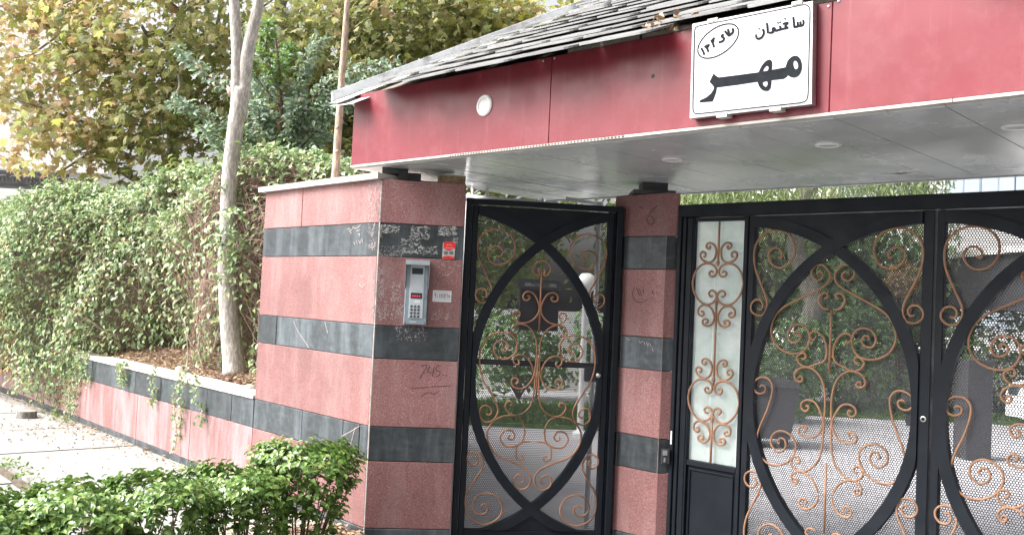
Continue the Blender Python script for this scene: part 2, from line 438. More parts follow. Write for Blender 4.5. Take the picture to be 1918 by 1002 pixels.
HEDGE = leafmat('hedge_leaf', [(0.26, 0.34, 0.08), (0.07, 0.15, 0.035), (0.12, 0.22, 0.05), (0.18, 0.3, 0.07), (0.09, 0.18, 0.04), (0.25, 0.37, 0.1)], .2, .3, .55)
SAGE = leafmat('shrub_tree_leaf', [(0.221, 0.305, 0.221), (0.286, 0.37, 0.286), (0.364, 0.448, 0.351), (0.182, 0.26, 0.182), (0.26, 0.377, 0.195)], .28, .42, .5)
LIME = leafmat('lime_leaf', [(.16, .27, .05), (.20, .32, .07), (.12, .22, .04)], .4, .45)
WILLOW = leafmat('willow_leaf', [(0.25, 0.338, 0.15), (0.325, 0.413, 0.2), (0.175, 0.25, 0.112), (0.413, 0.463, 0.25)], .4, .5)
BUSHIN = leafmat('garden_leaf', [(0.075, 0.15, 0.045), (0.12, 0.225, 0.068), (0.18, 0.3, 0.075), (0.09, 0.18, 0.06)], .3, .5)
GRASS = leafmat('grass_blade', [(.10, .20, .03), (.14, .26, .05), (.08, .15, .03)], .3, .6)
PERF1, PERF2 = perforated(GATE1), perforated(GATE2)
GLASSF, WGLASS = film_glass(), clear_glass()
RENDERW = simple('pale_render', (.72, .71, .68), .8, .06, 3, .1)
BRICKW = simple('brown_masonry', (.20, .15, .12), .85, .3, 6, .4)
IRON = simple('dark_iron', (.045, .045, .05), .5, .2, 8)

# ------------------------------------------------------------------ foliage
def fan(outline, ctr, bend=.25):
    v = [ctr] + outline
    v = [(x, y, -bend * (x * x + (y - .35) ** 2)) for x, y in v]
    k = len(outline); return np.array(v, float), [(0, i + 1, (i + 1) % k + 1) for i in range(k)]
def plane_leaf():
    half = [(0, 0), (.14, .06), (.30, -.02), (.40, .10), (.60, .16), (.46, .28), (.36, .34), (.50, .46), (.66, .66), (.44, .60), (.26, .56), (.20, .70), (.14, .86), (0, 1.05)]
    out = half + [(-x, y) for x, y in reversed(half[1:-1])]
    return fan(out, (0, .32), .35)
def oval_leaf(w=.28, fold=.12, bend=.25):
    v = [(0, 0, 0), (w, .32, fold), (w * .8, .68, fold - .05), (0, 1, -bend), (-w * .8, .68, fold - .05), (-w, .32, fold), (0, .5, 0)]
    return np.array(v, float), [(0, 1, 6), (1, 2, 6), (2, 3, 6), (3, 4, 6), (4, 5, 6), (5, 0, 6)]
def slim_leaf(w=.12):
    v = [(0, 0, 0), (w, .4, .02), (0, 1, -.2), (-w, .4, .02)]
    return np.array(v, float), [(0, 1, 2, 3)]
PL, OV, OVN, SLIM = plane_leaf(), oval_leaf(), oval_leaf(.22, .08, .3), slim_leaf()
def frames(nrm, tip):
    """rotation matrices whose z is the leaf's normal and y points to its tip"""
    z = nrm / np.linalg.norm(nrm, axis=1, keepdims=True)
    y = tip - (tip * z).sum(1, keepdims=True) * z
    y /= np.maximum(1e-6, np.linalg.norm(y, axis=1, keepdims=True))
    x = np.cross(y, z)
    return np.stack([x, y, z], axis=2)
def merged(name, proto, P, Rm, size, mat, parent, kind=None, mi=None):
    v, f = proto; n = len(P)
    if n == 0: return None
    V = np.einsum('nij,kj->nki', Rm, v) * size[:, None, None] + P[:, None, :]
    V = V.reshape(-1, 3); c = V.mean(0)
    fl = len(f[0]); F = np.array(f)[None] + (np.arange(n) * len(v))[:, None, None]
    F = F.reshape(-1, fl)
    me = bpy.data.meshes.new(name); me.vertices.add(len(V)); me.vertices.foreach_set('co', (V - c).ravel())
    me.loops.add(F.size); me.loops.foreach_set('vertex_index', F.ravel().astype(np.int32))
    me.polygons.add(len(F)); me.polygons.foreach_set('loop_start', np.arange(0, F.size, fl, dtype=np.int32))
    for m in mats(mat): me.materials.append(m)
    if mi is not None: me.polygons.foreach_set('material_index', np.repeat(mi, len(f)).astype(np.int32))
    me.update(calc_edges=True)
    o = link(name, me, parent, c)
    if kind: o['kind'] = kind
    return o
def leaves(parent, proto, P, nrm, tip, size, mat, single=300, name='leaf', mi=None, mass='foliage'):
    """the nearest leaves become objects of their own, the rest one mass"""
    Rm = frames(nrm, tip); P = np.asarray(P); size = np.asarray(size)
    d = np.linalg.norm(P - np.array(CAM), axis=1)
    # only leaves inside the picture compete to be single
    r = P - np.array(CAM); fx = r @ np.array(cF); sx = CF * (r @ np.array(cR)) / fx; sy = CF * (r @ np.array(cU)) / fx
    inside = (fx > 0) & (abs(sx) < 959) & (abs(sy) < 501)
    px = np.where(inside, size / np.maximum(.1, d), 0)
    order = np.argsort(-px); pick = order[:single]; pick = pick[px[pick] > 0]
    rest = np.setdiff1d(np.arange(len(P)), pick)
    ms = mats(mat); cache = {}
    v, f = proto
    for i in pick:
        k = int(mi[i]) if mi is not None else 0
        if k not in cache:
            me = bpy.data.meshes.new(name); me.from_pydata([tuple(x) for x in v], [], f); me.materials.append(ms[k]); cache[k] = me
        o = link(name, cache[k], parent, P[i])
        o.rotation_euler = Matrix(Rm[i].tolist()).to_euler(); s = float(size[i]); o.scale = (s, s, s)
    if len(rest): merged(mass, proto, P[rest], Rm[rest], size[rest], mat, parent, 'stuff', None if mi is None else np.asarray(mi)[rest])
def rand_unit(n): v = RNG.normal(size=(n, 3)); return v / np.linalg.norm(v, axis=1, keepdims=True)

# ------------------------------------------------------------------ ground
mb = MB(); mb.poly([(-90, -40, 0), (90, -40, 0), (90, 160, 0), (-90, 160, 0)]); g = mb.build('ground', ASPH); g['kind'] = 'structure'
mb = MB(); _q = [FRONT.P(.40, 0, -.05), FRONT.P(1.58, 0, -.08), GATE2.P(.05, 0, -.02), GATE2.P(14, 0, -.02)]
mb.prism([tuple(p)[:2] for p in _q] + [(30, 26.9), (-6, 26.9), (-2.2, 9.0)], -.05, .006); g = mb.build('yard_paving', PAVEIN); g['kind'] = 'structure'
# pavement: concrete slabs on a soil bed, 14 cm above the drive
S0 = Vector((-.82, 5.588, 0))
def sw(s, o): return S0 + SIDE.u * s + SIDE.n * o          # o: metres out from the wall face, towards the street
bed = MB(); bed.prism([tuple(sw(-.15, -.02))[:2], tuple(sw(-.9, 5))[:2], tuple(sw(16, 5))[:2], tuple(sw(16, -.02))[:2]], 0.004, .10)
pv = bed.build('pavement', JOINT); pv['kind'] = 'structure'
for r_, (o0, o1) in enumerate(((.01, 1.16), (1.30, 2.5), (2.53, 3.7), (3.73, 4.9))):
    s0 = -.12 + r_ * .0
    while s0 < 15.5:
        L = 1.27; s1 = s0 + L
        j = lambda: random.uniform(-.008, .008)
        z = .14 + random.uniform(-.004, .004); q = []
        sk = .20  # slabs lie a little skew to the wall
        for (s, o) in ((s0 + .018, o0), (s1 - .018, o0), (s1 - .018, o1), (s0 + .018, o1)):
            p = sw(s + (o * .06) + j(), o + j()); q.append((p.x, p.y, z + j() * .3))
        m_ = MB(); m_.box8([(x, y, .09) for x, y, zz in q], q); m_.build('slab', PAVE, pv)
        s0 = s1
# kerb along the drive side of the pavement
kb = MB(); a, b_ = sw(-.15, .3), sw(-.9, 5); d_ = (b_ - a).normalized() ; n_ = Vector((d_.y, -d_.x, 0)) * -.12
kb.prism([(a + n_)[:2], (b_ + n_)[:2], b_[:2], a[:2]], .008, .145); k_ = kb.build('kerb', COPING); k_['kind'] = 'structure'
# soil strip under the hedge
mb = MB()
for i in range(1): mb.prism([tuple(sw(.35, .03))[:2], tuple(sw(-.12, .03))[:2], tuple(sw(-.25, .75))[:2], tuple(sw(.25, .8))[:2]], .12, .165)
k_ = mb.build('hedge_soil', SOIL); k_['kind'] = 'structure'
# bank of soil behind the low wall
mb = MB(); ns, no = 40, 12
G = []
no = 8
for i in range(ns + 1):
    for j in range(no + 1):
        s = 1.46 + i * 11 / ns; o = -.2 - j * 1.5 / no
        p = sw(s, o); G.append((p.x, p.y, .80 + min(.5, .32 * (-.2 - o)) + random.uniform(-.012, .02)))
for i in range(ns):
    for j in range(no):
        a = i * (no + 1) + j; mb.f.append((a, a + 1, a + no + 2, a + no + 1)); mb.mi.append(0)
mb.v = G; k_ = mb.build('soil_bank', SOIL, smooth='all'); k_['kind'] = 'structure'

# ------------------------------------------------------------------ tiled walls
ROWS = [(.004, .187, 0), (.191, .590, 1), (.594, .797, 0), (.801, 1.207, 1), (1.211, 1.407, 0), (1.411, 1.827, 1), (1.831, 2.030, 0), (2.034, 2.298, 1)]
def tile(parent, pl, u0, u1, z0, z1, mat, d=0, th=.018, g=.003):
    dd = d + random.uniform(-.0012, .0012)
    m_ = MB(); m_.bevbox(pl, u0 + g, u1 - g, z0, z1, dd - th, dd, .0025)
    return m_.build('tile', mat, parent)
def cut(a, b_, joints): c = [a] + [j for j in joints if a < j < b_] + [b_]; return list(zip(c[:-1], c[1:]))
# gate pillar
gp = root('gate_pillar', 'tall red granite and dark slate banded pillar carrying the intercom', 'pillar', (-.7, 5.8, 0))
SL = 1.492; FW = .522
plan = [FRONT.P(0, 0, -.02), FRONT.P(FW, 0, -.02), FRONT.P(FW, 0, -.45), sw(SL, -.62), sw(SL, -.02), sw(.02, -.02)]
plan[0] = S0 + (FRONT.u * .02 + FRONT.n * -.02)
mb = MB(); mb.prism([tuple(p)[:2] for p in plan], 0, 2.292); mb.build('core', MORTAR, gp)
for k, (z0, z1, red) in enumerate(ROWS):
    m_ = GRAN if red else SLATE
    js = {2: [.10, .29, .80], 4: [1.22], 1: [.7], 3: [], 5: [], 6: [], 7: [.95], 0: [.5, 1.0]}[k]
    for a, b_ in cut(0.004, SL, js): tile(gp, SIDE, a, b_, z0, z1, m_)
    for a, b_ in cut(0.004, FW, []): tile(gp, FRONT, a, b_, z0, z1, m_)
# corner grout bead, pale
mb = MB(); mb.tube([S0 + Vector((.003, .006, .01)), S0 + Vector((.003, .006, 2.29))], .0062, 6); mb.build('corner_joint', MORTAR, gp)
# coping over the side wing
cp = MB(); q = [sw(-.01, .035), sw(SL + .05, .035), sw(SL + .05, -.66), sw(.12, -.66)]
cp.prism([tuple(p)[:2] for p in q], 2.299, 2.335); cp.build('coping', COPING, gp)
mb = MB(); mb.prism([tuple(sw(SL + .001, -.02))[:2], tuple(sw(SL + .018, -.02))[:2], tuple(sw(SL + .018, -.6))[:2], tuple(sw(SL + .001, -.6))[:2]], .82, 2.29); mb.build('end_slab', GRAN, gp)
# scribbled marks
mk = MB(); f = lambda pts: [FRONT.uz(460 + x / 2.493, 600 + y / 2.493, .002) for x, y in pts]
strokes(mk, FRONT, [f([(818, 212), (846, 210), (832, 240), (812, 272)]), f([(862, 212), (850, 240), (882, 240)]), f([(880, 218), (872, 262)]), f([(912, 210), (893, 212), (890, 232), (908, 238), (903, 258), (888, 262)]),
    f([(770, 318), (860, 310), (958, 304)]), f([(822, 352), (850, 336), (880, 344), (900, 330)]), f([(920, 252), (926, 256)]), f([(934, 254), (940, 258)])], .0035, .0022)
mk.build('marker_scrawl', MARK, gp, kind='stuff')
def scratches(parent, pl, box, n, w_, mat, name='scratches', d=.0022, off=None, seed=1, lmin=.005, lmax=.02, vert=.5):
    rr = random.Random(seed); m_ = MB(); P_ = []
    for i in range(n):
        x, y = rr.uniform(box[0], box[2]), rr.uniform(box[1], box[3]); u, z = pl.uz(x, y, d)
        a = rr.gauss(math.pi / 2, .5) if rr.random() < vert else rr.uniform(0, math.pi)
        L = rr.uniform(lmin, lmax)
        P_.append([(u, z), (u + L * .5 * math.cos(a) + rr.uniform(-.004, .004), z + L * .5 * math.sin(a)), (u + L * math.cos(a), z + L * math.sin(a))])
    for p in P_: strokes(m_, pl, [p], w_ * rr.uniform(.5, 1.4), d + rr.uniform(0, .0012))
    return m_.build(name, mat, parent, kind='stuff')
def scraps(parent, pl, box, n, smin, smax, mat, name='paper_scraps', d=.0024, seed=3):
    rr = random.Random(seed); m_ = MB()
    for i in range(int(n * 2.6)):
        x, y = rr.uniform(box[0], box[2]), rr.uniform(box[1], box[3]); u, z = pl.uz(x, y, d)
        k = rr.randint(3, 6); r0 = rr.uniform(smin, smax) * .62; asp = rr.choice((.35, .6, 1.2, 2.4)) * rr.uniform(.8, 1.2); ph = rr.uniform(0, 6)
        pts = []
        for j in range(k):
            a = ph + 2 * math.pi * j / k; r1 = r0 * rr.uniform(.35, 1.15); pts.append(pl.P(u + r1 * asp * math.cos(a), z + r1 * math.sin(a), d + i * 1.2e-5))
        flat_poly(m_, [pts])
    return m_.build(name, mat, parent, kind='stuff')
scraps(gp, FRONT, (711, 421, 748, 436), 46, .003, .011, PAPER, seed=1)
scraps(gp, FRONT, (711, 421, 716, 446), 12, .002, .006, PAPER, seed=2)
scraps(gp, FRONT, (768, 424, 806, 448), 60, .003, .011, PAPER, seed=3)
scraps(gp, FRONT, (752, 447, 790, 475), 60, .003, .011, PAPER, seed=4)
scraps(gp, FRONT, (790, 462, 818, 477), 30, .003, .009, PAPER, seed=5)
scraps(gp, FRONT, (821, 424, 854, 441), 60, .004, .012, PAPER, seed=6)
scraps(gp, FRONT, (848, 445, 858, 460), 14, .003, .009, PAPER, seed=7)
scraps(gp, FRONT, (708, 460, 752, 479), 46, .002, .006, PAPER, seed=8)
scraps(gp, FRONT, (700, 476, 752, 482), 26, .002, .006, CHALK, seed=9)
scratches(gp, FRONT, (699, 503, 720, 566), 150, .0022, CHALK, seed=10)
scratches(gp, FRONT, (732, 530, 751, 566), 70, .0022, CHALK, seed=11)
scratches(gp, FRONT, (696, 572, 754, 600), 150, .0022, CHALK, seed=12)
scratches(gp, FRONT, (808, 585, 840, 602), 40, .0020, CHALK, seed=13)
scratches(gp, FRONT, (708, 340, 770, 412), 12, .0022, CHALK, seed=14, lmin=.02, lmax=.07, vert=.2)
scratches(gp, FRONT, (822, 488, 860, 520), 34, .0022, CHALK, seed=15, vert=.2)
scratches(gp, FRONT, (742, 612, 796, 640), 60, .0022, CHALK, seed=16, vert=.3)
scratches(gp, SIDE, (690, 338, 703, 470), 170, .0018, CHALK, seed=17, lmin=.008, lmax=.03, vert=.97)
scratches(gp, FRONT, (705, 338, 713, 416), 90, .0018, CHALK, seed=18, lmin=.006, lmax=.025, vert=.9)
sc = MB(); fs = lambda pts: [SIDE.uz(460 + x / 3.036, 310 + y / 3.036, .002) for x, y in pts]
strokes(sc, SIDE, [fs(p) for p in ([(575, 365), (590, 358), (600, 372), (610, 350)], [(612, 345), (622, 358), (640, 352), (655, 335)], [(630, 372), (652, 368)], [(640, 395), (650, 388), (648, 405)],
    [(615, 432), (622, 450)], [(630, 428), (636, 448)], [(642, 425), (652, 440), (660, 420)], [(664, 418), (668, 440)], [(588, 370), (604, 388)], [(650, 620), (660, 635), (670, 622)], [(648, 670), (662, 690), (680, 672)])], .004, .0022)
sc.build('chalk_writing', CHALK, gp, kind='stuff')
sc = MB(); f4 = lambda pts: [SIDE.uz(460 + x / 2.493, 600 + y / 2.493, .002) for x, y in pts]
strokes(sc, SIDE, [f4([(222, 0), (245, 50), (298, 130)]), f4([(370, 5), (384, 60)]), f4([(450, 540), (500, 512), (532, 492)]), f4([(512, 498), (498, 550), (484, 610)])], .004, .0022)
sc.build('crack_filler', CHALK, gp, kind='stuff')

# low planter wall
pw = root('planter_wall', 'low pink and slate tiled retaining wall with pale stone coping along the pavement', 'wall', tuple(sw(4, 0)))
E_ = 12.0
mb = MB(); mb.prism([tuple(sw(SL + .004, -.02))[:2], tuple(sw(E_, -.02))[:2], tuple(sw(E_, -.22))[:2], tuple(sw(SL + .004, -.22))[:2]], 0, .80); mb.build('core', MORTAR, pw)
def s_of(px, py): return SIDE.uz(px, py)[0]
djs = [s_of(511, 775), s_of(434, 755), s_of(388, 740), s_of(302, 715), s_of(254, 700), s_of(209, 690), s_of(173, 680), s_of(139, 672)]
djs = sorted(djs); last = djs[-1]
while last < E_: last += .5; djs.append(last)
rjs = [s_of(356, 800), s_of(256, 780), s_of(160, 740)]; last = rjs[-1]
while last < E_: last += .9; rjs.append(last)
for k, (z0, z1, red) in enumerate(ROWS[:3]):
    for a, b_ in cut(SL + .004, E_, djs if k == 2 else rjs): tile(pw, SIDE, a, b_, z0, z1, GRANS if red else SLATE)
s = SL + .003
while s < E_:
    L = random.uniform(.8, 1.1); m_ = MB(); e = min(E_, s + L)
    q = [sw(s, .012), sw(e - .006, .012), sw(e - .006, -.235), sw(s, -.235)]
    m_.prism([tuple(p)[:2] for p in q], .801, .826 + random.uniform(-.002, .002)); m_.build('coping', COPEW, pw); s = e

# gate post
po = root('gate_post', 'slender red and black banded stone post between the two black gates', 'post', (.85, 5.8, 0))
A_, B_, C_, D_ = Vector((.650, 5.915, 0)), Vector((.712, 5.832, 0)), Vector((.937, 5.612, 0)), Vector((1.012, 5.620, 0))
def plane_ab(a, b_): d = b_ - a; p = Plane(a.x, a.y, math.degrees(math.atan2(d.y, d.x))); return p, d.length
PF = [plane_ab(A_, B_), plane_ab(B_, C_), plane_ab(C_, D_)]
ctr = Vector((.86, 5.9, 0)); ins = lambda p: tuple(p + (ctr - p).normalized() * .03)[:2]
mb = MB(); mb.prism([ins(A_), ins(B_), ins(C_), ins(D_), (1.0, 6.03), (.68, 6.03)], 0, 2.30); mb.build('core', MORTAR, po)
for pl, L in PF:
    for (z0, z1, red) in ROWS: tile(po, pl, -.002, L + .002, z0, z1, GRAN if red else SLATE, g=.001)
mb = MB()
for c in (B_, C_): mb.tube([c + Vector((0, .004, .01)), c + Vector((0, .004, 2.29))], .0035, 6)
mb.build('corner_joint', simple('dirty_grout', (.20, .16, .15), .9, .3, 20), po)
mb = MB(); pl = PF[1][0]; f7 = lambda pts: [pl.uz(1120 + x / 3.13, 340 + y / 3.13, .002) for x, y in pts]
strokes(mb, pl, [f7(p) for p in ([(225, 620), (245, 668)], [(242, 628), (256, 668)], [(262, 620), (270, 660)], [(215, 620), (203, 660), (220, 700), (255, 708), (290, 690)], [(318, 640), (326, 662), (320, 640)],
    [(240, 140), (262, 160)], [(290, 200), (320, 210), (330, 240), (300, 250), (285, 215)], [(300, 190), (350, 140)])], .004, .0022)
mb.build('marker_scrawl', MARK, po, kind='stuff')
mb = MB()
strokes(mb, pl, [f7(p) for p in ([(165, 912), (178, 928), (190, 922)], [(240, 932), (250, 945), (262, 935)], [(270, 938), (275, 955)], [(285, 940), (292, 962), (300, 945)], [(306, 950), (312, 968)], [(318, 975), (325, 995)])], .0035, .0022)
mb.build('chalk_writing', CHALK, po, kind='stuff')
mb = MB(); mb.box(.74, 1.0, 5.72, 6.0, 2.301, 2.325); mb.box(.80, .96, 5.78, 5.96, 2.326, 2.399); mb.build('top_bracket', IRON, po)

# ------------------------------------------------------------------ canopy
cn = root('entrance_canopy', 'red fascia canopy with grey shingle roof and white soffit over the gates', 'canopy', tuple(FAS.P(2, 2.4, -.9)))
TL_, CD = 4.9, 1.86
Zb, Zt = 2.40, 2.845
def band(t0, t1):
    """one fascia sheet, folded back at its lower edge"""
    m_ = MB(); m_.bevbox(FAS, t0 + .0015, t1 - .0015, Zb, Zt, -.012, 0, .002); return m_.build('fascia_panel', REDP, cn)
for t0, t1 in ((0, 1.655), (1.655, 3.135), (3.135, 4.55), (4.55, TL_)): band(t0, t1)
mb = MB(); mb.bevbox(Plane(*tuple(FAS.P(0, 0, -CD))[:2], 46.53 - 90 + 90), 0, .001, 0, .001, 0, .001)  # placeholder removed below
END = Plane(*tuple(FAS.P(-.002, 0, -CD))[:2], 46.53 + 180)      # left end face
m_ = MB(); m_.bevbox(END, 0, CD - .014, Zb, Zt - .02, -.012, 0, .002); m_.build('end_panel', REDP, cn)
# trim strip under the fascia: plain lengths and one perforated length
def trim(t0, t1, perf=False):
    m_ = MB(); m_.pbox(FAS, t0, t1, 2.387, 2.399, -.03, .003)
    o = m_.build('vent_trim' if perf else 'edge_trim', TRIMM, cn)
    if perf:
        h = MB(); t = t0 + .02
        while t < t1 - .01: h.pbox(FAS, t, t + .010, 2.3895, 2.3965, .0025, .0042); t += .021
        h.build('vent_hole', RUB, o, kind='stuff')
trim(-.004, .26); trim(.263, .90); trim(.903, 2.13, True); trim(2.133, 3.6); trim(3.603, TL_)
# soffit planks
t = -.004; k = 0
while t < TL_:
    wv = .105 if t < 1.0 else .21
    m_ = MB(); e = min(TL_, t + wv)
    dz = random.uniform(-.0012, .0012)
    a = [FAS.P(t + .001, 2.380 + dz, -.031), FAS.P(e - .0018, 2.380 + dz, -.031), FAS.P(e - .0018, 2.380 + dz, -CD), FAS.P(t + .001, 2.380 + dz, -CD)]
    m_.box8([p + Vector((0, 0, .012)) for p in a], a); m_.build('soffit_plank', SOF, cn); t = e; k += 1
m_ = MB(); m_.prism([tuple(FAS.P(.01, 0, -.03))[:2], tuple(FAS.P(TL_ - .01, 0, -.03))[:2], tuple(FAS.P(TL_ - .01, 0, -CD + .02))[:2], tuple(FAS.P(.01, 0, -CD + .02))[:2]], 2.395, 2.42); m_.build('ceiling_board', IRON, cn)
m_ = MB(); m_.pbox(FAS, -.01, TL_, 2.374, 2.46, -CD - .02, -CD - .002); m_.build('back_trim', WHITEM, cn)
m_ = MB(); m_.pbox(FAS, .0, TL_, 2.46, 2.80, -CD - .012, -CD - .004); m_.build('back_panel', WOOD, cn)
# small hole in the soffit
u_, z_ = 0, 0
p = atz(1689, 325, 2.378); m_ = MB()
m_.poly([p + Vector(q) for q in ((-.05, .02, -.0005), (-.01, .035, -.0005), (.03, -.01, -.0005), (.045, -.045, -.0005), (.0, -.01, -.0005))]); m_.build('broken_gap', RUB, cn)
# three recessed downlights in the soffit, one round lamp on the fascia
for (px_, py_) in ((1260, 299), (1551, 272), (1905, 238)):
    c = atz(px_, py_, 2.378); m_ = MB()
    m_.lathe(c, (0, 0, -1), [(.058, -.002), (.058, .003), (.054, .006), (.044, .007), (.040, .002)], 28); ring = m_.build('downlight', WHITEP, cn, True)
    m_ = MB(); m_.lathe(c, (0, 0, -1), [(.040, .001), (.02, .0006), (.0005, .0004)], 28); m_.build('lens', GREYL, ring, True)
c = FAS.P(1.182, 2.647, 0); m_ = MB(); m_.lathe(c, FAS.n, [(.058, 0), (.058, .006), (.050, .012), (.041, .010), (.040, .006)], 32); ring = m_.build('round_lamp', WHITEP, cn, True)
m_ = MB(); m_.lathe(c, FAS.n, [(.0395, .006), (.036, .0085), (.0005, .010)], 32); m_.build('lens', WHITEP, ring, True)
for (px_, py_) in ((1018, 114), (1039, 109), (1552, 13), (1571, 3)):
    u_, z_ = FAS.uz(px_, py_); m_ = MB(); m_.lathe(FAS.P(u_, z_, 0), FAS.n, [(.007, 0), (.007, .002), (.004, .004), (.0005, .0045)], 10); m_.build('rivet', ALU, cn, True)
u_, z_ = FAS.uz(1223, 143); m_ = MB(); m_.lathe(FAS.P(u_, z_, 0), FAS.n, [(.010, .0005), (.006, .0012), (.0005, .0014)], 10); m_.build('dent', RUB, cn, True)
# roof slope
SLP = R(27.1); RI = -FAS.n                       # horizontal direction up the slope
def roof(t, h, lift=0):                          # h measured along the slope from the eave
    return FAS.P(t, 2.803, .125) + RI * (h * math.cos(SLP)) + Vector((0, 0, h * math.sin(SLP))) + Vector((0, 0, lift))
RL = 3.1
m_ = MB(); a = [roof(-.02, .30, -.045), roof(TL_, .30, -.045), roof(TL_, RL, -.045), roof(-.02, RL, -.045)]
m_.box8([p + Vector((0, 0, -.02)) for p in a], a); m_.build('roof_deck', WOOD, cn)
# the other slope behind the ridge
def back(t, h, lift=0):
    p = roof(t, RL, lift); return p + RI * (h * .35 * math.cos(SLP)) - Vector((0, 0, h * .35 * math.sin(SLP)))
m_ = MB(); a = [back(-.1, 0, -.01), back(TL_, 0, -.01), back(TL_, RL, -.01), back(-.1, RL, -.01)]; m_.box8([p + Vector((0, 0, -.03)) for p in a], a); m_.build('back_slope', FLASH, cn)
# battens under the eave, seen where shingles are short
for (t0, t1, zz) in ((1.75, 2.2, 2.82), (2.205, 2.68, 2.83), (2.685, 3.2, 2.835), (3.205, 4.2, 2.835)):
    m_ = MB(); m_.bevbox(FAS, t0, t1 - .01, Zt + .003, Zt + .026, -.05, -.006 - .004 * random.random(), .003); m_.build('batten', WOOD, cn)
    m_ = MB(); m_.bevbox(FAS, t0 + .1, t1 + .09, Zt + .030, Zt + .048, -.12, -.055, .003); m_.build('batten', WOOD, cn)
t = .3
while t < TL_ - .2:
    m_ = MB(); a = [roof(t, .34, -.068), roof(t + .05, .34, -.068), roof(t + .05, .8, -.068), roof(t, .8, -.068)]
    m_.box8([p + Vector((0, 0, -.05)) for p in a], a); m_.build('rafter_end', WOOD, cn); t += .46
# rake flashing
m_ = MB(); a = [roof(-.070, .0, -.012), roof(-.058, .0, -.012), roof(-.058, RL, -.006), roof(-.070, RL, -.006)]
m_.box8(a, [p + Vector((0, 0, .060)) for p in a])
a = [roof(-.085, .0, -.020), roof(.06, .0, -.020), roof(.06, RL, -.014), roof(-.085, RL, -.014)]
m_.box8([p + Vector((0, 0, -.004)) for p in a], a); m_.build('rake_flashing', FLASH, cn)
m_ = MB(); a = [roof(-.08, .0, -.040), roof(.16, .0, -.050), roof(.16, .2, -.05), roof(-.08, .2, -.04)]
m_.box8([p + Vector((0, 0, -.003)) for p in a], a); m_.build('eave_flashing', FLASH, cn)
# shingles
def shingle(t, h, wd, ln, lift, tw, tilt):
    """a slate-like shingle with rounded lower corners, lapped over the course below"""
    r = .06; n = 4; out = []
    lo = h
    for (cx, sgn) in ((t + r, -1), (t + wd - r, 1)):
        seq = range(n + 1) if sgn < 0 else range(n, -1, -1)
        for i in seq:
            a_ = math.pi / 2 * i / n
            out.append((cx + sgn * r * math.cos(a_), lo + r - r * math.sin(a_)))
    out += [(t + wd, h + ln), (t, h + ln)]
    m_ = MB(); th = .011
    def P_(x, y, k):
        fx_ = (x - t) / wd; fy = (y - h) / ln
        return roof(x, y, lift * (1 - fy) + .004 + tw * (fx_ - .5) + tilt * (1 - fy) ** 2) + Vector((0, 0, -th * k))
    nn = len(out); m_.v = [tuple(P_(x, y, 0)) for x, y in out] + [tuple(P_(x, y, 1)) for x, y in out]
    m_.f = [tuple(range(nn)), tuple(range(2 * nn - 1, nn - 1, -1))] + [(i, i + nn, (i + 1) % nn + nn, (i + 1) % nn) for i in range(nn)]; m_.mi = [0] * len(m_.f)
    return m_.build('shingle', SHING, cn)
row = 0; h = -.06; rs = random.Random(5)
while h < RL - .3:
    ex = .215
    t = -.03 + rs.uniform(0, .28) if row else .28
    if row == 1: t = .18
    first = True
    while t < TL_:
        wd = rs.uniform(.36, .44)
        hh = h + rs.uniform(-.010, .010) + (rs.uniform(-.05, .0) if row == 0 else 0)
        if t > 2.15 and row == 0: hh += .14 + rs.uniform(0, .05)
        shingle(t, hh, min(wd, TL_ - t + .01) - .006, .43, .033, rs.uniform(-.005, .005), rs.uniform(-.003, .012))
        t += wd
    row += 1; h += ex
# dead leaves and dry stems caught on the shingles
dl = root('dead_leaf_clump', 'clump of dry brown leaves caught on the roof edge', 'leaves', tuple(roof(2.32, .1, .03)))
c = aty(1232, 14, roof(2.3, .15).y)
c = roof(2.36, .12, .03); n_ = 26
P_ = np.array(c) + RNG.normal(size=(n_, 3)) * np.array([.05, .05, .018])
merged('leaf', oval_leaf(.3, .2, .3), P_, frames(RNG.normal(size=(n_, 3)) + [0, 0, 1], RNG.normal(size=(n_, 3))), RNG.uniform(.03, .055, n_), LITTER, dl)
# pieces between wall head and canopy
su = root('support_beam', 'dark steel beam end wedged between pillar top and canopy', 'beam', tuple(FRONT.P(.1, 2.3, -.15)))
m_ = MB(); m_.pbox(FRONT, .0, .10, 2.345, 2.378, -.18, -.06); m_.pbox(FRONT, .10, .16, 2.30, 2.378, -.20, -.08); m_.pbox(FRONT, .16, .24, 2.315, 2.36, -.22, -.1); m_.build('beam', IRON, su)
wb = MB(); wb.pbox(FRONT, .345, .515, 2.302, 2.352, -.14, -.04); tag(wb.build('wood_block', simple('raw_timber', (.30, .22, .13), .8, .4, 14, .4, grime=(.08, .05, .03), gscale=12)), 'brown timber block on the pillar top just left of the small gate', 'wood block')
wb = MB(); wb.pbox(FRONT, .24, .44, 2.302, 2.35, -.42, -.38); tag(wb.build('white_rail', WHITEM), 'short white rail behind the timber block on the pillar top', 'rail')

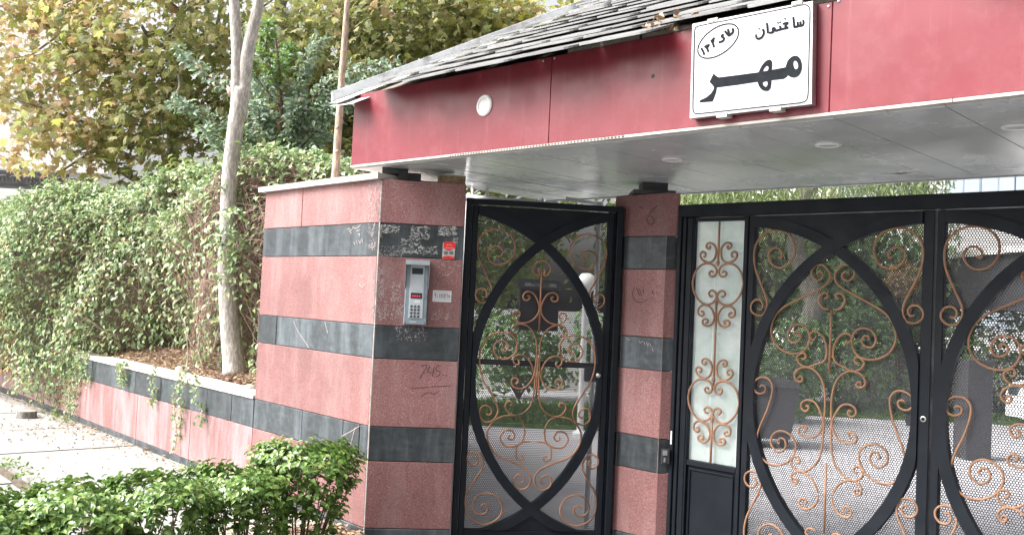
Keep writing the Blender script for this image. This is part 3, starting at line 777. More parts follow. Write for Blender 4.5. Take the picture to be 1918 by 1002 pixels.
# ------------------------------------------------------------------ sign
sg = root('building_sign', 'white rectangular sign with large black Persian lettering on the red fascia', 'sign', tuple(FAS.P(2.78, 2.65, 0)))
SD = .045
corner = lambda x, y: FAS.uz(x, y, SD)
tl, tr, br, bl = corner(1296.5, 45.4), corner(1522, 2.3), corner(1519.8, 195), corner(1291.5, 222)
m_ = MB(); q = [bl, br, tr, tl]
m_.box8([FAS.P(*p, .006) for p in q], [FAS.P(*p, SD - .002) for p in q]); m_.build('sign_box', ALU, sg)
ins_ = lambda p, k=.004: (p[0] + (k if p[0] < 2.77 else -k), p[1] + (k if p[1] < 2.65 else -k))
m_ = MB(); m_.box8([FAS.P(*ins_(p), SD - .002) for p in q], [FAS.P(*ins_(p), SD) for p in q]); m_.build('sign_face', SIGNW, sg)
fz = lambda pts: [FAS.uz(1280 + x / 4.358, y / 4.358, SD) for x, y in pts]
def inkpoly(loops, d):
    m_ = MB(); flat_poly(m_, [[FAS.P(*p, d) for p in [tuple(v) for v in fz(l)]] for l in loops]); return m_
bar = [(247, 602), (268, 622), (290, 634), (435, 616), (615, 592), (715, 574), (840, 550), (862, 600), (848, 630), (820, 648), (715, 660), (605, 672), (440, 697), (275, 718), (270, 755), (258, 790), (240, 832), (130, 840), (138, 820), (190, 795), (225, 765), (245, 735), (250, 715), (236, 695), (213, 672)]
lt = MB()
def add(m2):
    n = len(lt.v); lt.v += m2.v; lt.f += [tuple(i + n for i in f) for f in m2.f]; lt.mi += m2.mi
sm = lambda l: [tuple(p) for p in smooth_path(list(l) + [l[0]], 3)[:-1]]
add(inkpoly([bar], SD + .0008))
add(inkpoly([sm([(612, 602), (622, 575), (640, 540), (668, 506), (700, 489), (722, 500), (727, 540), (716, 582), (670, 596)]), sm([(650, 590), (662, 560), (684, 541), (695, 552), (690, 578), (670, 590)])], SD + .0012))
add(inkpoly([sm([(605, 665), (618, 706), (645, 738), (685, 746), (710, 726), (718, 690), (716, 655), (660, 660)]), sm([(648, 678), (655, 698), (673, 711), (687, 696), (686, 670), (668, 668)])], SD + .0016))
add(inkpoly([sm([(832, 562), (850, 505), (878, 472), (912, 457), (942, 467), (962, 500), (969, 550), (956, 600), (930, 628), (898, 636), (866, 626), (846, 604)]), sm([(897, 520), (906, 500), (924, 504), (937, 530), (935, 558), (920, 568), (905, 552)])], SD + .0020))
lt.build('lettering', INK, sg)
lt = MB(); k_ = 1 / 4.358 * 4.0 / 1722
strokes(lt, FAS, [fz(p) for p in ([(978, 165), (982, 195), (972, 212), (958, 214)], [(955, 178), (957, 205), (946, 218)], [(932, 182), (935, 210), (925, 222)], [(972, 210), (915, 224), (902, 226)], [(897, 142), (903, 190), (906, 226)],
    [(812, 200), (838, 192), (858, 190)], [(858, 190), (838, 205), (834, 226), (858, 228)], [(858, 228), (800, 242), (752, 256)], [(790, 214), (794, 240)], [(752, 258), (745, 232), (728, 240), (735, 264), (700, 272)], [(684, 190), (688, 240), (692, 276)],
    [(650, 240), (658, 272), (642, 306), (612, 320), (596, 306), (596, 284)])], .0092, SD + .0012)
strokes(lt, FAS, [fz(p) for p in ([(832, 156)], [(774, 190)], [(792, 186)], [(622, 238)])], .008, SD + .003)
lt.build('small_lettering', INK, sg)
lt = MB()
el = []
for i in range(41):
    a_ = 2 * math.pi * i / 40; x = 192 * math.cos(a_); y = 103 * math.sin(a_); c_, s_ = math.cos(R(-36)), math.sin(R(-36))
    el.append((285 + x * c_ - y * s_, 338 + x * s_ + y * c_))
strokes(lt, FAS, [fz(el[::2])], .0060, SD + .0012); lt.build('oval_outline', INK, sg)
lt = MB()
strokes(lt, FAS, [fz(p) for p in ([(146, 396), (160, 418), (172, 450)], [(176, 376), (184, 390), (194, 372), (202, 384), (212, 362)], [(180, 380), (196, 402), (206, 428)], [(226, 330), (242, 358), (252, 390)], [(232, 342), (246, 340), (240, 326), (258, 312)],
    [(288, 350), (318, 340), (334, 320), (322, 306), (312, 298), (330, 282)], [(340, 256), (360, 282), (378, 298)], [(376, 290), (370, 262), (364, 240)], [(378, 292), (400, 272), (408, 254), (402, 234)])], .0100, SD + .0014)
strokes(lt, FAS, [fz([p]) for p in ((412, 284), (420, 282), (417, 292))], .0035, SD + .0025); lt.build('oval_lettering', INK, sg)
lt = MB(); bd = []
for (x, y) in ((125, 215), (300, 170), (980, 42), (1022, 55), (1034, 100), (1018, 780), (1000, 825), (950, 842), (130, 930), (92, 925), (78, 890), (96, 255), (103, 228), (125, 215)): bd.append((x, y))
# straight sides, rounded corners
segs = []
pts = [(125, 215), (980, 42), (1010, 45), (1030, 66), (1034, 100), (1018, 780), (1008, 815), (990, 832), (950, 842), (130, 930), (100, 930), (84, 915), (78, 885), (92, 255), (100, 230), (125, 215)]
for a_, b_ in zip(pts[:-1], pts[1:]): segs.append(fz([a_, b_]))
strokes(lt, FAS, segs, .0042, SD + .0009); lt.build('border_line', INK, sg)
for (x, y, L) in ((1335, 38, .05), (1493, 6, .045), (1352, 217, .05), (1452, 205, .05)):
    u_, z_ = FAS.uz(x, y, SD); m_ = MB(); m_.pbox(FAS, u_ - L / 2, u_ + L / 2, z_ - .007, z_ + .007, -.0, SD + .003); m_.build('clamp', TRIMM, sg)

# ------------------------------------------------------------------ gates
def vesica(parent, pl, u0, u1, cu, cz, hh, hw, zt, zb, d0, d1, bw=.058, arc_mat=GATEP):
    """two crossing circular bars clipped to the leaf, the plates that close its head and foot"""
    Rr = (hh * hh + hw * hw) / (2 * hw)
    for sgn in (1, -1):                         # sgn=1: circle centred to the left, bulging right
        cx = cu + sgn * (hw - Rr)
        m_ = MB(); rows = []
        n = 96
        for i in range(n + 1):
            a_ = -math.pi / 2 + math.pi * i / n
            ro_, ri_ = Rr + bw, Rr
            pts = []
            for r_ in (ri_, ro_): pts.append((cx + sgn * r_ * math.cos(a_), cz + r_ * math.sin(a_)))
            rows.append(pts)
        good = [p for p in rows if min(sgn * (p[0][0] - (u0 if sgn > 0 else u1)), 9) > -.03 and zb - .005 <= p[0][1] <= zt + .05]
        # clip to the leaf
        cl = lambda p: (min(max(p[0], u0), u1), min(max(p[1], zb), zt))
        good = [(cl(a_), cl(b_)) for a_, b_ in good]
        b0 = len(m_.v)
        dd0, dd1 = (d0, d1) if sgn > 0 else (d0 + .001, d1 + .003)
        ch = .004
        for a_, b_ in good:
            m_.v += [tuple(pl.P(*a_, dd0)), tuple(pl.P(*a_, dd1)), tuple(pl.P(*b_, dd1)), tuple(pl.P(*b_, dd0))]
        for i in range(len(good) - 1):
            q = b0 + i * 4
            for k in range(4): m_.f.append((q + k, q + (k + 1) % 4, q + 4 + (k + 1) % 4, q + 4 + k)); m_.mi.append(0)
        m_.f.append(tuple(b0 + k for k in range(4))); m_.f.append(tuple(len(m_.v) - 4 + k for k in (3, 2, 1, 0))); m_.mi += [0, 0]
        m_.build('arched_bar', arc_mat, parent)
    # head and foot plates
    for top in (1, 0):
        m_ = MB(); n = 40; prev = None
        for i in range(n + 1):
            u = u0 + (u1 - u0) * i / n
            sgn = 1 if u < cu else -1; cx = cu + sgn * (hw - Rr); q = (Rr + bw * .8) ** 2 - (u - cx) ** 2
            zc = cz + (1 if top else -1) * math.sqrt(max(0, q))
            ze = zt if top else zb
            zc = min(zc, zt - .002) if top else max(zc, zb + .002)
            cur = (u, zc, ze)
            if prev:
                a4 = [(prev[0], prev[1]), (cur[0], cur[1]), (cur[0], cur[2]), (prev[0], prev[2])]
                m_.box8([pl.P(*p, d0 + .004) for p in a4], [pl.P(*p, d1 - .012) for p in a4])
            prev = cur
        m_.build('head_plate' if top else 'foot_plate', GATEP, parent)
def tubes(parent, pl, paths, d, rad, mat, cu=None, name='scroll'):
    """wrought bars along (u, z) paths; each also mirrored about cu"""
    for pth in paths:
        for mir in ((0, 1) if cu is not None else (0,)):
            q = [((2 * cu - u) if mir else u, z) for u, z in pth]
            sp = smooth_path([Vector(p) for p in q], 4) if len(q) > 2 else [Vector(p) for p in q]
            rr = [rad] * len(sp)
            if len(sp) > 8: rr[0] = rr[-1] = rad * .55; rr[1] = rr[-2] = rad * .85
            m_ = MB(); m_.tube([pl.P(p.x, p.y, d) for p in sp], rr, 8); m_.build(name, mat, parent, 'all')
# --- small gate
g1 = root('pedestrian_gate', 'narrow black gate with pointed oval and rusty scrolls between pillar and post', 'gate', tuple(GATE1.P(1, 0)))
U0, U1 = GATE1.uz(874, 372)[0] + .003, GATE1.uz(1168, 383)[0]
Z1 = 2.22
fr = lambda u0, u1, z0, z1, d0, d1, nm, par=g1, pl=GATE1, mt=None: (MB().bevbox(pl, u0, u1, z0, z1, d0, d1, .003)).build(nm, mt or GATEP, par)
fr(U0, U0 + .036, .02, Z1, -.05, .02, 'jamb'); fr(U1 - .038, U1, .02, Z1, -.05, .02, 'jamb'); fr(U0 + .037, U1 - .039, Z1 - .035, Z1 - .001, -.05, .02, 'lintel')
ML, MR = GATE1.uz(896, 415)[0] + .0, GATE1.uz(1139, 427)[0]
fr(U0 + .040, ML, .04, Z1 - .04, -.035, .006, 'stile'); fr(MR, MR + .036, .04, Z1 - .04, -.035, .008, 'stile'); fr(MR + .040, U1 - .042, .04, Z1 - .04, -.045, -.004, 'stop_bar')
fr(ML + .001, MR - .001, .04, .175, -.034, .005, 'bottom_rail')
CU1, CZ1 = (ML + MR) / 2 + .0, 1.135
vesica(g1, GATE1, ML + .001, MR - .001, CU1, CZ1, .79, (MR - ML) / 2 - .028, Z1 - .042, .178, -.030, .014, .058)
m_ = MB(); m_.poly([GATE1.P(ML - .01, .18, -.020), GATE1.P(MR + .01, .18, -.020), GATE1.P(MR + .01, 2.16, -.020), GATE1.P(ML - .01, 2.16, -.020)]); m_.build('perforated_sheet', PERF1, g1)
fr(ML, MR, 1.190, 1.222, -.075, -.045, 'mid_rail')
DS = .004
def tr(ox, oy, sc_, pts, pl, d=DS): return [pl.uz(ox + x / sc_, oy + y / sc_, d) for x, y in pts]
c5 = lambda p: tr(840, 340, 2.947, p, GATE1); c6 = lambda p: tr(840, 660, 2.929, p, GATE1); c8 = lambda p: tr(880, 480, 3.854, p, GATE1)
half = [c5([(262, 410), (290, 412), (300, 385), (280, 358), (250, 358), (222, 380), (218, 415), (240, 450), (280, 460), (325, 445), (360, 405), (368, 355), (350, 305), (310, 272), (265, 264), (215, 275), (178, 305), (163, 345), (164, 400), (182, 455), (212, 520), (236, 580), (240, 625), (225, 655), (195, 670), (165, 660), (150, 630), (157, 602), (180, 590), (205, 598), (213, 622), (200, 640), (185, 632)]),
    c8([(510, 100), (500, 96), (496, 108), (503, 125), (492, 138), (470, 126), (457, 95), (463, 65), (487, 42), (525, 32)]),
    c8([(415, 285), (432, 292), (430, 308), (410, 318), (390, 310), (385, 285), (400, 262), (430, 255), (465, 275), (490, 320), (502, 370), (492, 415), (460, 455), (415, 478), (360, 480), (322, 450), (315, 412), (338, 394), (362, 408), (358, 430), (342, 432)]),
    c8([(345, 552), (325, 560), (303, 550), (300, 525), (320, 500), (360, 488), (405, 497), (445, 530), (472, 580), (484, 640), (482, 720), (474, 800), (458, 870), (435, 910), (400, 945), (355, 955), (315, 940), (300, 905), (315, 878), (345, 885), (348, 908), (330, 918)]),
    c8([(235, 660), (232, 678), (255, 685), (275, 665), (270, 630), (235, 607), (195, 617), (172, 655), (180, 700), (215, 735), (260, 740), (310, 715), (338, 670), (335, 610), (300, 568), (240, 550), (170, 560), (115, 600), (82, 660), (70, 740), (77, 820), (100, 900), (150, 980)]) + c6([(265, 285), (270, 330), (245, 370), (205, 380), (175, 355), (172, 315), (195, 290), (225, 300), (237, 325), (222, 343), (205, 335)]),
    c8([(345, 750), (358, 765), (345, 782), (322, 772), (315, 740), (335, 715), (375, 712), (415, 735), (445, 780), (460, 840)]),
    c6([(335, 290), (350, 288), (345, 270), (322, 272), (312, 297), (330, 330), (370, 345), (415, 330), (450, 290), (466, 240), (473, 180), (478, 100)]),
    c6([(335, 450), (330, 470), (350, 475), (362, 455), (350, 430), (320, 424), (290, 445), (285, 480), (310, 510), (350, 516), (395, 495), (418, 445), (410, 390), (380, 355), (330, 345), (270, 360), (228, 400), (212, 455), (230, 520), (280, 570), (350, 600), (410, 630), (445, 665), (450, 705), (430, 740), (395, 750), (362, 730), (358, 692), (385, 668), (412, 685), (408, 712), (388, 712)]),
    c6([(395, 565), (412, 575), (400, 592), (375, 580), (370, 550), (378, 515), (405, 492), (458, 486)]),
    c6([(185, 850), (180, 838), (195, 828), (215, 840), (213, 868), (185, 887), (150, 878), (133, 845), (145, 800), (175, 778), (215, 770), (265, 790), (293, 840), (285, 890), (245, 927), (190, 940), (130, 915), (98, 870), (94, 800), (110, 745), (150, 690), (182, 640), (190, 595), (172, 555), (138, 542), (108, 562), (105, 595), (130, 618), (155, 608), (158, 585), (140, 578)])]
# the traced half leans with the photo's slight tilt: bring its axis onto the leaf's own
tubes(g1, GATE1, half, DS, .0058, SCROLLD, CU1)
tubes(g1, GATE1, [[(CU1, GATE1.uz(1015, 508)[1]), (CU1, GATE1.uz(1009, 622)[1])], [(CU1, GATE1.uz(1007, 670)[1]), (CU1, GATE1.uz(1000, 745)[1])]], DS, .0060, SCROLLD)
u_, z_ = GATE1.uz(1121, 703, .01); m_ = MB(); m_.lathe(GATE1.P(u_, z_, .008), GATE1.n, [(.016, 0), (.016, .004), (.011, .008), (.010, .018), (.006, .021), (.0005, .021)], 16); m_.build('lock_cylinder', ALU, g1, True)
m_ = MB(); m_.pbox(GATE1, MR - .10, MR - .004, z_ - .045, z_ + .05, -.075, -.036); m_.build('lock_case', IRON, g1)
for (x, y) in ((872, 352), (869, 980)):
    u_, z_ = GATE1.uz(x, y, 0)
# mailbox hanging on the inside of the small gate
mbx = root('mailbox', 'dark metal post box with grey flap hanging behind the small gate', 'mailbox', tuple(GATE1.P(1, 1.5, -.1)))
q = [GATE1.uz(975, 541, -.06), GATE1.uz(1044, 620, -.06)]
m_ = MB(); m_.bevbox(GATE1, q[0][0], q[1][0], q[1][1], q[0][1], -.16, -.045, .004); m_.build('body', simple('mailbox_black', (.02, .022, .03), .4, .2, 8), mbx)
q = [GATE1.uz(973, 522, -.04), GATE1.uz(1049, 544, -.04)]
m_ = MB(); m_.bevbox(GATE1, q[0][0], q[1][0], q[1][1], q[0][1], -.17, -.030, .006); fl = m_.build('flap', simple('mailbox_grey', (.15, .17, .17), .5, .2, 20), mbx)
q = [GATE1.uz(983, 529, -.03), GATE1.uz(1042, 538, -.03)]
m_ = MB(); m_.bevbox(GATE1, q[0][0], q[1][0], q[1][1], q[0][1], -.030, -.028, .0006); m_.build('label_plate', STICKW, fl)
cu_ = bpy.data.curves.new('t', 'FONT'); cu_.body = 'POST BOX'; cu_.size = .026; cu_.align_x = 'CENTER'; cu_.align_y = 'CENTER'
def text_mesh(body, size, name, mat, parent, o, ux, uy, bold=0):
    c_ = bpy.data.curves.new(name, 'FONT'); c_.body = body; c_.size = size; c_.align_x = 'CENTER'; c_.align_y = 'CENTER'; c_.offset = bold
    t_ = bpy.data.objects.new(name, c_); dg = bpy.context.evaluated_depsgraph_get(); COL.objects.link(t_); dg.update()
    me = bpy.data.meshes.new_from_object(t_.evaluated_get(bpy.context.evaluated_depsgraph_get())); bpy.data.objects.remove(t_)
    me.materials.clear(); me.materials.append(mat); me.name = name
    n_ = ux.cross(uy)
    M_ = Matrix(((ux.x, uy.x, n_.x), (ux.y, uy.y, n_.y), (ux.z, uy.z, n_.z))).to_4x4(); me.transform(M_)
    return link(name, me, parent, o)
uc, zc = (q[0][0] + q[1][0]) / 2, (q[0][1] + q[1][1]) / 2
text_mesh('POST BOX', .024, 'lettering', INK, fl, GATE1.P(uc, zc, -.0272), GATE1.u, Vector((0, 0, 1)), .0006)

# --- big gate: fixed frame, sidelight, two leaves
Zg = 2.225
gf = root('drive_gateway', 'black steel frame of the wide drive gate with glazed side panel', 'gate frame', tuple(GATE2.P(.2, 0)))
G2 = lambda x, y, d=0: GATE2.uz(x, y, d)
fr(.0, 2.62, Zg - .075, Zg, -.06, .025, 'lintel', gf, GATE2)
for (a, b_, dd) in ((.003, .03, .03), (.034, .058, .018), (.062, .10, .01)): fr(a, b_, .02, Zg - .078, -.06, dd, 'jamb', gf, GATE2)
GL, GR = G2(1305, 416)[0], G2(1395, 416)[0]
gzt, gzb = G2(1350, 415)[1], G2(1326, 866)[1]
fr(.1035, GL - .004, .04, Zg - .08, -.05, .012, 'stile', gf, GATE2); fr(GR + .004, GR + .030, .04, Zg - .08, -.05, .012, 'stile', gf, GATE2)
fr(GL - .002, GR + .002, gzt + .004, Zg - .082, -.045, .008, 'rail', gf, GATE2); fr(GL - .002, GR + .002, gzb - .034, gzb - .002, -.045, .010, 'rail', gf, GATE2)
fr(GL - .002, GR + .002, .04, gzb - .037, -.040, -.008, 'lower_panel', gf, GATE2)
for a, b_, c_, d_ in ((GL + .012, GR - .012, gzb - .062, gzb - .052), (GL + .012, GL + .021, .10, gzb - .064), (GR - .021, GR - .012, .10, gzb - .064)): fr(a, b_, c_, d_, -.012, .002, 'panel_moulding', gf, GATE2)
gl = MB(); gl.pbox(GATE2, GL - .003, GR + .003, gzb - .001, gzt + .003, -.024, -.018); gl.build('glass_pane', GLASSF, gf)
m_ = MB(); ub = (GL + GR) / 2 - .005; m_.pbox(GATE2, GR - .008, GR, gzb, gzt, -.016, -.008); m_.pbox(GATE2, ub - .03, ub - .026, gzb, gzt, -.017, -.0165); m_.build('glazing_bead', WHITEM, gf)
CS = (GL + GR) / 2
s4 = lambda p: tr(1290, 400, 4.175, p, GATE2, .006)
ph = [s4([(158, 252), (168, 262), (158, 277), (140, 264), (142, 240), (170, 230), (200, 250), (215, 290), (205, 345), (180, 375), (145, 382), (105, 360), (90, 325), (105, 300), (130, 310), (128, 335), (112, 336)]),
      s4([(196, 462), (180, 450), (163, 467), (175, 490), (205, 488), (222, 455), (205, 412), (155, 390), (100, 405), (55, 458), (32, 540), (48, 622), (90, 685), (140, 710), (190, 698), (220, 655), (208, 613), (180, 602), (160, 622), (172, 648), (190, 642)]),
      s4([(92, 770), (108, 765), (118, 785), (100, 800), (75, 780), (80, 740), (115, 715), (160, 725), (190, 765), (200, 810), (185, 860), (150, 878), (115, 865), (108, 840), (125, 825), (148, 832), (145, 852), (130, 850)])]
zr1 = s4([(222, 550)])[0][1]; zr2 = GATE2.uz(1331.8, 750, .006)[1]
# axis of the traced motif, subtracted so that the copy sits on the panel's centre
ax = {0: s4([(228, 300)])[0][0], 1: s4([(222, 550)])[0][0], 2: s4([(210, 790)])[0][0]}
for dz in (0, zr2 - zr1):
    for k, p in enumerate(ph): tubes(gf, GATE2, [[(u - ax[k] + CS - .004, z + dz) for u, z in p]], .006, .0068, SCROLL, CS)
zA = lambda y: GATE2.uz(1344, y, .006)[1]
tubes(gf, GATE2, [[(CS, gzt), (CS, zA(490))], [(CS, zA(565)), (CS, zA(565) + (zr2 - zr1) + .19)], [(CS, zA(565) + (zr2 - zr1)), (CS, gzb)]], .007, .0065, SCROLL, name='spindle')
for zz in (zA(490), zA(565), zA(490) + zr2 - zr1, zA(565) + zr2 - zr1):
    m_ = MB(); m_.lathe(GATE2.P(CS, zz - .02, .007), (0, 0, 1), [(.0005, -.012), (.010, .004), (.011, .016), (.005, .034), (.0005, .045)], 8); m_.build('spearhead', SCROLL, gf, 'all')
u_, z_ = G2(1247, 850); m_ = MB()
m_.box(.955, 1.0, 5.575, 5.612, z_ - .045, z_ + .04); lb = m_.build('latch_box', IRON, po)
m_ = MB(); m_.box(.958, .985, 5.569, 5.574, z_ + .005, z_ + .035); m_.box(.965, .975, 5.568, 5.574, z_ - .035, z_ - .01); m_.build('latch_plate', ALU, lb)
m_ = MB(); m_.pbox(GATE2, .012, .022, z_ + .07, z_ + .15, .03, .032); m_.build('strike_plate', WHITEM, gf)

def leaf_gate(name, label, a0, a1, cp_=None):
    """one leaf between u=a0 and u=a1; the scrolls were traced on the first leaf"""
    r_ = root(name, label, 'gate leaf', tuple(GATE2.P((a0 + a1) / 2, 0)), 'two leaves of the drive gate')
    ml, mr = a0 + .038, a1 - .055
    fr(a0, ml, .04, Zg - .08, -.035, .006, 'stile', r_, GATE2); fr(mr, a1, .04, Zg - .08, -.035, .006, 'stile', r_, GATE2)
    fr(ml + .001, mr - .001, .04, .13, -.034, .005, 'bottom_rail', r_, GATE2)
    cu = (ml + mr) / 2
    vesica(r_, GATE2, ml + .001, mr - .001, cu, 1.13, .80, (mr - ml) / 2 - .030, Zg - .082, .135, -.030, .016, .060)
    m_ = MB(); m_.poly([GATE2.P(ml - .01, .13, -.020), GATE2.P(mr + .01, .13, -.020), GATE2.P(mr + .01, 2.13, -.020), GATE2.P(ml - .01, 2.13, -.020)]); m_.build('perforated_sheet', PERF2, r_)
    return r_, cu
LA0, LA1 = GR + .034, G2(1752, 420)[0]
LA0b = G2(1757, 420)[0]
W_ = LA1 - LA0
g2, CU2 = leaf_gate('drive_gate_leaf', 'left leaf of the black drive gate, complete pointed oval beside the glazed panel', LA0, LA1)
l1 = lambda p: tr(1380, 340, 2.947, p, GATE2); l2 = lambda p: tr(1380, 660, 2.929, p, GATE2)
a_path = l1([(228, 415), (245, 420), (252, 400), (235, 372), (205, 368), (178, 390), (178, 430), (205, 465), (245, 475), (290, 455), (318, 405), (320, 345), (285, 290), (225, 270), (160, 285), (112, 335), (96, 400), (103, 480), (135, 570), (165, 650), (165, 700), (145, 735), (110, 738), (82, 715), (80, 680), (100, 655), (130, 655), (145, 680), (135, 705), (114, 700)])
hb = [a_path, [(u, 2 * 1.135 - z) for u, z in a_path],
    l1([(440, 512), (452, 495), (475, 508), (470, 535), (440, 545), (415, 520), (415, 485), (440, 462), (475, 462), (505, 490), (517, 520), (505, 555), (470, 585), (400, 620), (320, 660), (250, 700), (205, 755), (190, 830), (215, 900), (270, 940), (330, 950), (380, 925), (402, 870), (390, 815), (350, 790), (305, 800), (282, 840), (295, 880), (330, 885), (352, 860), (340, 830), (318, 832), (320, 850)]),
    l1([(484, 645), (500, 640), (500, 620), (478, 615), (455, 635), (455, 670), (480, 700), (512, 706)]),
    l1([(432, 860), (425, 875), (408, 865), (405, 842), (430, 827), (465, 845), (490, 890), (497, 945), (482, 990)]) + l2([(435, 65), (385, 80), (345, 62), (330, 28)]) + l1([(345, 955), (370, 945), (382, 965), (370, 980), (358, 972)]),
    l2([(335, 145), (348, 130), (362, 145), (350, 160), (325, 150), (318, 120), (345, 88), (395, 82), (440, 110), (470, 160), (484, 230), (484, 300), (478, 380)]),
    l2([(375, 298), (388, 290), (395, 308), (378, 322), (355, 305), (358, 275), (390, 260), (430, 275), (460, 330), (474, 380), (465, 420), (440, 455), (395, 465), (350, 450), (342, 420), (360, 402), (382, 410), (380, 430), (365, 430)]),
    l2([(125, 190), (140, 180), (158, 192), (152, 218), (120, 225), (94, 200), (97, 160), (130, 137), (170, 142), (195, 180), (190, 240), (165, 320), (130, 400), (110, 470), (117, 540), (160, 600), (225, 618), (285, 595), (320, 545), (320, 490), (285, 445), (235, 430), (195, 455), (188, 500), (215, 538), (250, 540), (270, 510), (262, 478), (240, 470), (224, 488), (236, 503)]),
    l2([(480, 380), (472, 470), (464, 540), (440, 600), (390, 645), (340, 650), (305, 620), (302, 580), (325, 570), (345, 585), (340, 605), (326, 600)]),
    l2([(312, 700), (325, 690), (335, 705), (322, 722), (303, 705), (303, 672), (335, 652), (380, 665), (420, 705), (447, 770)]),
    l2([(449, 780), (435, 825), (400, 855), (362, 855), (342, 828), (352, 802), (375, 802), (382, 825), (367, 832)])]
hb.append([(u, z - .0) for u, z in l2([(400, 1015), (388, 1000), (378, 985), (390, 965), (415, 965), (437, 985)])])
# deskew: the hanging leaf's axis in the photograph against the plane's vertical
axt = G2(1556, 470, DS)[0]; axb = l2([(440, 900)])[0][0]
tubes(g2, GATE2, hb, DS, .0062, SCROLL, CU2)
tubes(g2, GATE2, [[(CU2, l1([(510, 706)])[0][1]), (CU2, l2([(487, 115)])[0][1])], [(CU2, l2([(465, 600)])[0][1]), (CU2, l2([(435, 980)])[0][1])]], DS, .0066, SCROLL, name='spindle')
u_, z_ = G2(1703, 781); m_ = MB(); m_.lathe(GATE2.P(LA1 - .028, z_, .006), GATE2.n, [(.015, 0), (.015, .004), (.009, .006), (.009, .003)], 16); m_.build('lock_cylinder', ALU, g2, True)
m_ = MB(); m_.pbox(GATE2, LA1 - .13, LA1 - .06, z_ - .05, z_ + .06, -.075, -.04); m_.build('lock_case', IRON, g2)
g3 = g2.copy(); COL.objects.link(g3); off = (LA0b - LA0); g3.location = g2.location + GATE2.u * off
g3['label'] = 'right leaf of the black drive gate, cut off by the photo edge'
for ch in list(g2.children):
    if ch.name.startswith(('lock',)): continue
    c_ = ch.copy(); COL.objects.link(c_); c_.parent = g3
# the far jamb and its pillar, just beyond the right edge of the picture
ue = LA1 + off + .012
fr(ue, ue + .06, .02, Zg - .078, -.06, .02, 'jamb', gf, GATE2)
rp = root('gate_pillar', 'wide red and slate banded pillar at the right end of the drive gate', 'pillar', tuple(GATE2.P(ue + .6, 0)))
m_ = MB(); m_.pbox(GATE2, ue + .085, ue + 1.1, 0, 2.36, -.4, .06); m_.build('core', MORTAR, rp)
for (z0, z1, red) in ROWS: tile(rp, Plane(*tuple(GATE2.P(0, 0, .08))[:2], -43.47), ue + .085, ue + 1.1, z0, z1, GRAN if red else SLATE)

# ------------------------------------------------------------------ intercom and stickers
ic = root('intercom', 'grey door intercom with hood, red display and twelve button keypad', 'intercom', tuple(FRONT.P(.13, 1.5, 0)))
F_ = lambda x, y, d=0: FRONT.uz(x, y, d)
def fbox(x0, y0, x1, y1, d0, d1, nm, mat, par=ic, bv=.0015):
    a, b_ = F_(x0, y1, d1), F_(x1, y0, d1); return MB().bevbox(FRONT, a[0], b_[0], a[1], b_[1], d0, d1, bv).build(nm, mat, par)
a, b_ = F_(755.5, 607, .03), F_(804, 489, .03)
IU0, IU1, IZ0, IZ1 = a[0], b_[0], a[1], b_[1]
MB().bevbox(FRONT, IU0, IU1, IZ0, IZ1, .001, .030, .003).build('case', GREYM, ic)
m_ = MB(); m_.pbox(FRONT, IU0 - .002, IU1 + .002, IZ1 - .002, IZ1 + .002, .0, .085)
for (ua, ub_) in ((IU0 - .004, IU0 - .001), (IU1 + .001, IU1 + .004)):
    zt_, zl_ = IZ1 + .002, IZ1 - .17
    prof = [(zt_, .0), (zt_, .085), (zt_ - .02, .085), (zl_, .031), (zl_, 0)]
    n = len(m_.v); m_.v += [tuple(FRONT.P(ua, z, d)) for z, d in prof] + [tuple(FRONT.P(ub_, z, d)) for z, d in prof]
    m_.f += [tuple(range(n, n + 5)), tuple(range(n + 9, n + 4, -1))] + [(n + i, n + 5 + i, n + 5 + (i + 1) % 5, n + (i + 1) % 5) for i in range(5)]; m_.mi += [0] * 7
m_.pbox(FRONT, IU0 - .001, IU1 + .001, IZ1 - .028, IZ1 - .003, .082, .085); m_.build('hood', simple('hood_steel', (.40, .43, .46), .4, .08, 10, metal=.3), ic)
iw = IU1 - IU0; ih = IZ1 - IZ0
ib = lambda a, b_, c_, d_, d0, d1, nm, mat, par=ic, bv=.001: MB().bevbox(FRONT, IU0 + a * iw, IU0 + b_ * iw, IZ1 - d_ * ih, IZ1 - c_ * ih, d0, d1, bv).build(nm, mat, par)
pn = ib(.20, .82, .07, .90, .030, .033, 'panel', GREYL)
ib(.27, .75, .12, .215, .0332, .0345, 'camera_window', DARKG, pn); ib(.25, .75, .31, .46, .0332, .0338, 'name_card', simple('name_card', (.50, .53, .56), .3, .04, 10), pn)
ds = ib(.26, .76, .505, .595, .0332, .0345, 'display', RUB, pn)
LED, t_, b__ = newmat('red_led'); b__.inputs['Base Color'].default_value = (.5, .01, .02, 1); b__.inputs['Emission Color'].default_value = (1, .03, .06, 1); b__.inputs['Emission Strength'].default_value = .8
m_ = MB()
for k in range(4):
    x = IU0 + (.335 + k * .095) * iw; m_.pbox(FRONT, x, x + .045 * iw, IZ1 - .565 * ih, IZ1 - .545 * ih, .0346, .0350)
m_.build('led_digits', LED, ds); ib(.44, .68, .625, .665, .0332, .0337, 'maker_plate', STICKW, pn)
for r_ in range(4):
    for c_ in range(3):
        m_ = MB(); m_.lathe(FRONT.P(IU0 + (.31 + .155 * c_) * iw, IZ1 - (.715 + .052 * r_) * ih, .0332), FRONT.n, [(.0078, 0), (.0078, .002), (.006, .0035), (.0005, .0038)], 12); m_.build('button', simple('key_metal', (.06, .07, .075), .35, .1, 10) if 'key_metal' not in bpy.data.materials else bpy.data.materials['key_metal'], pn, True)
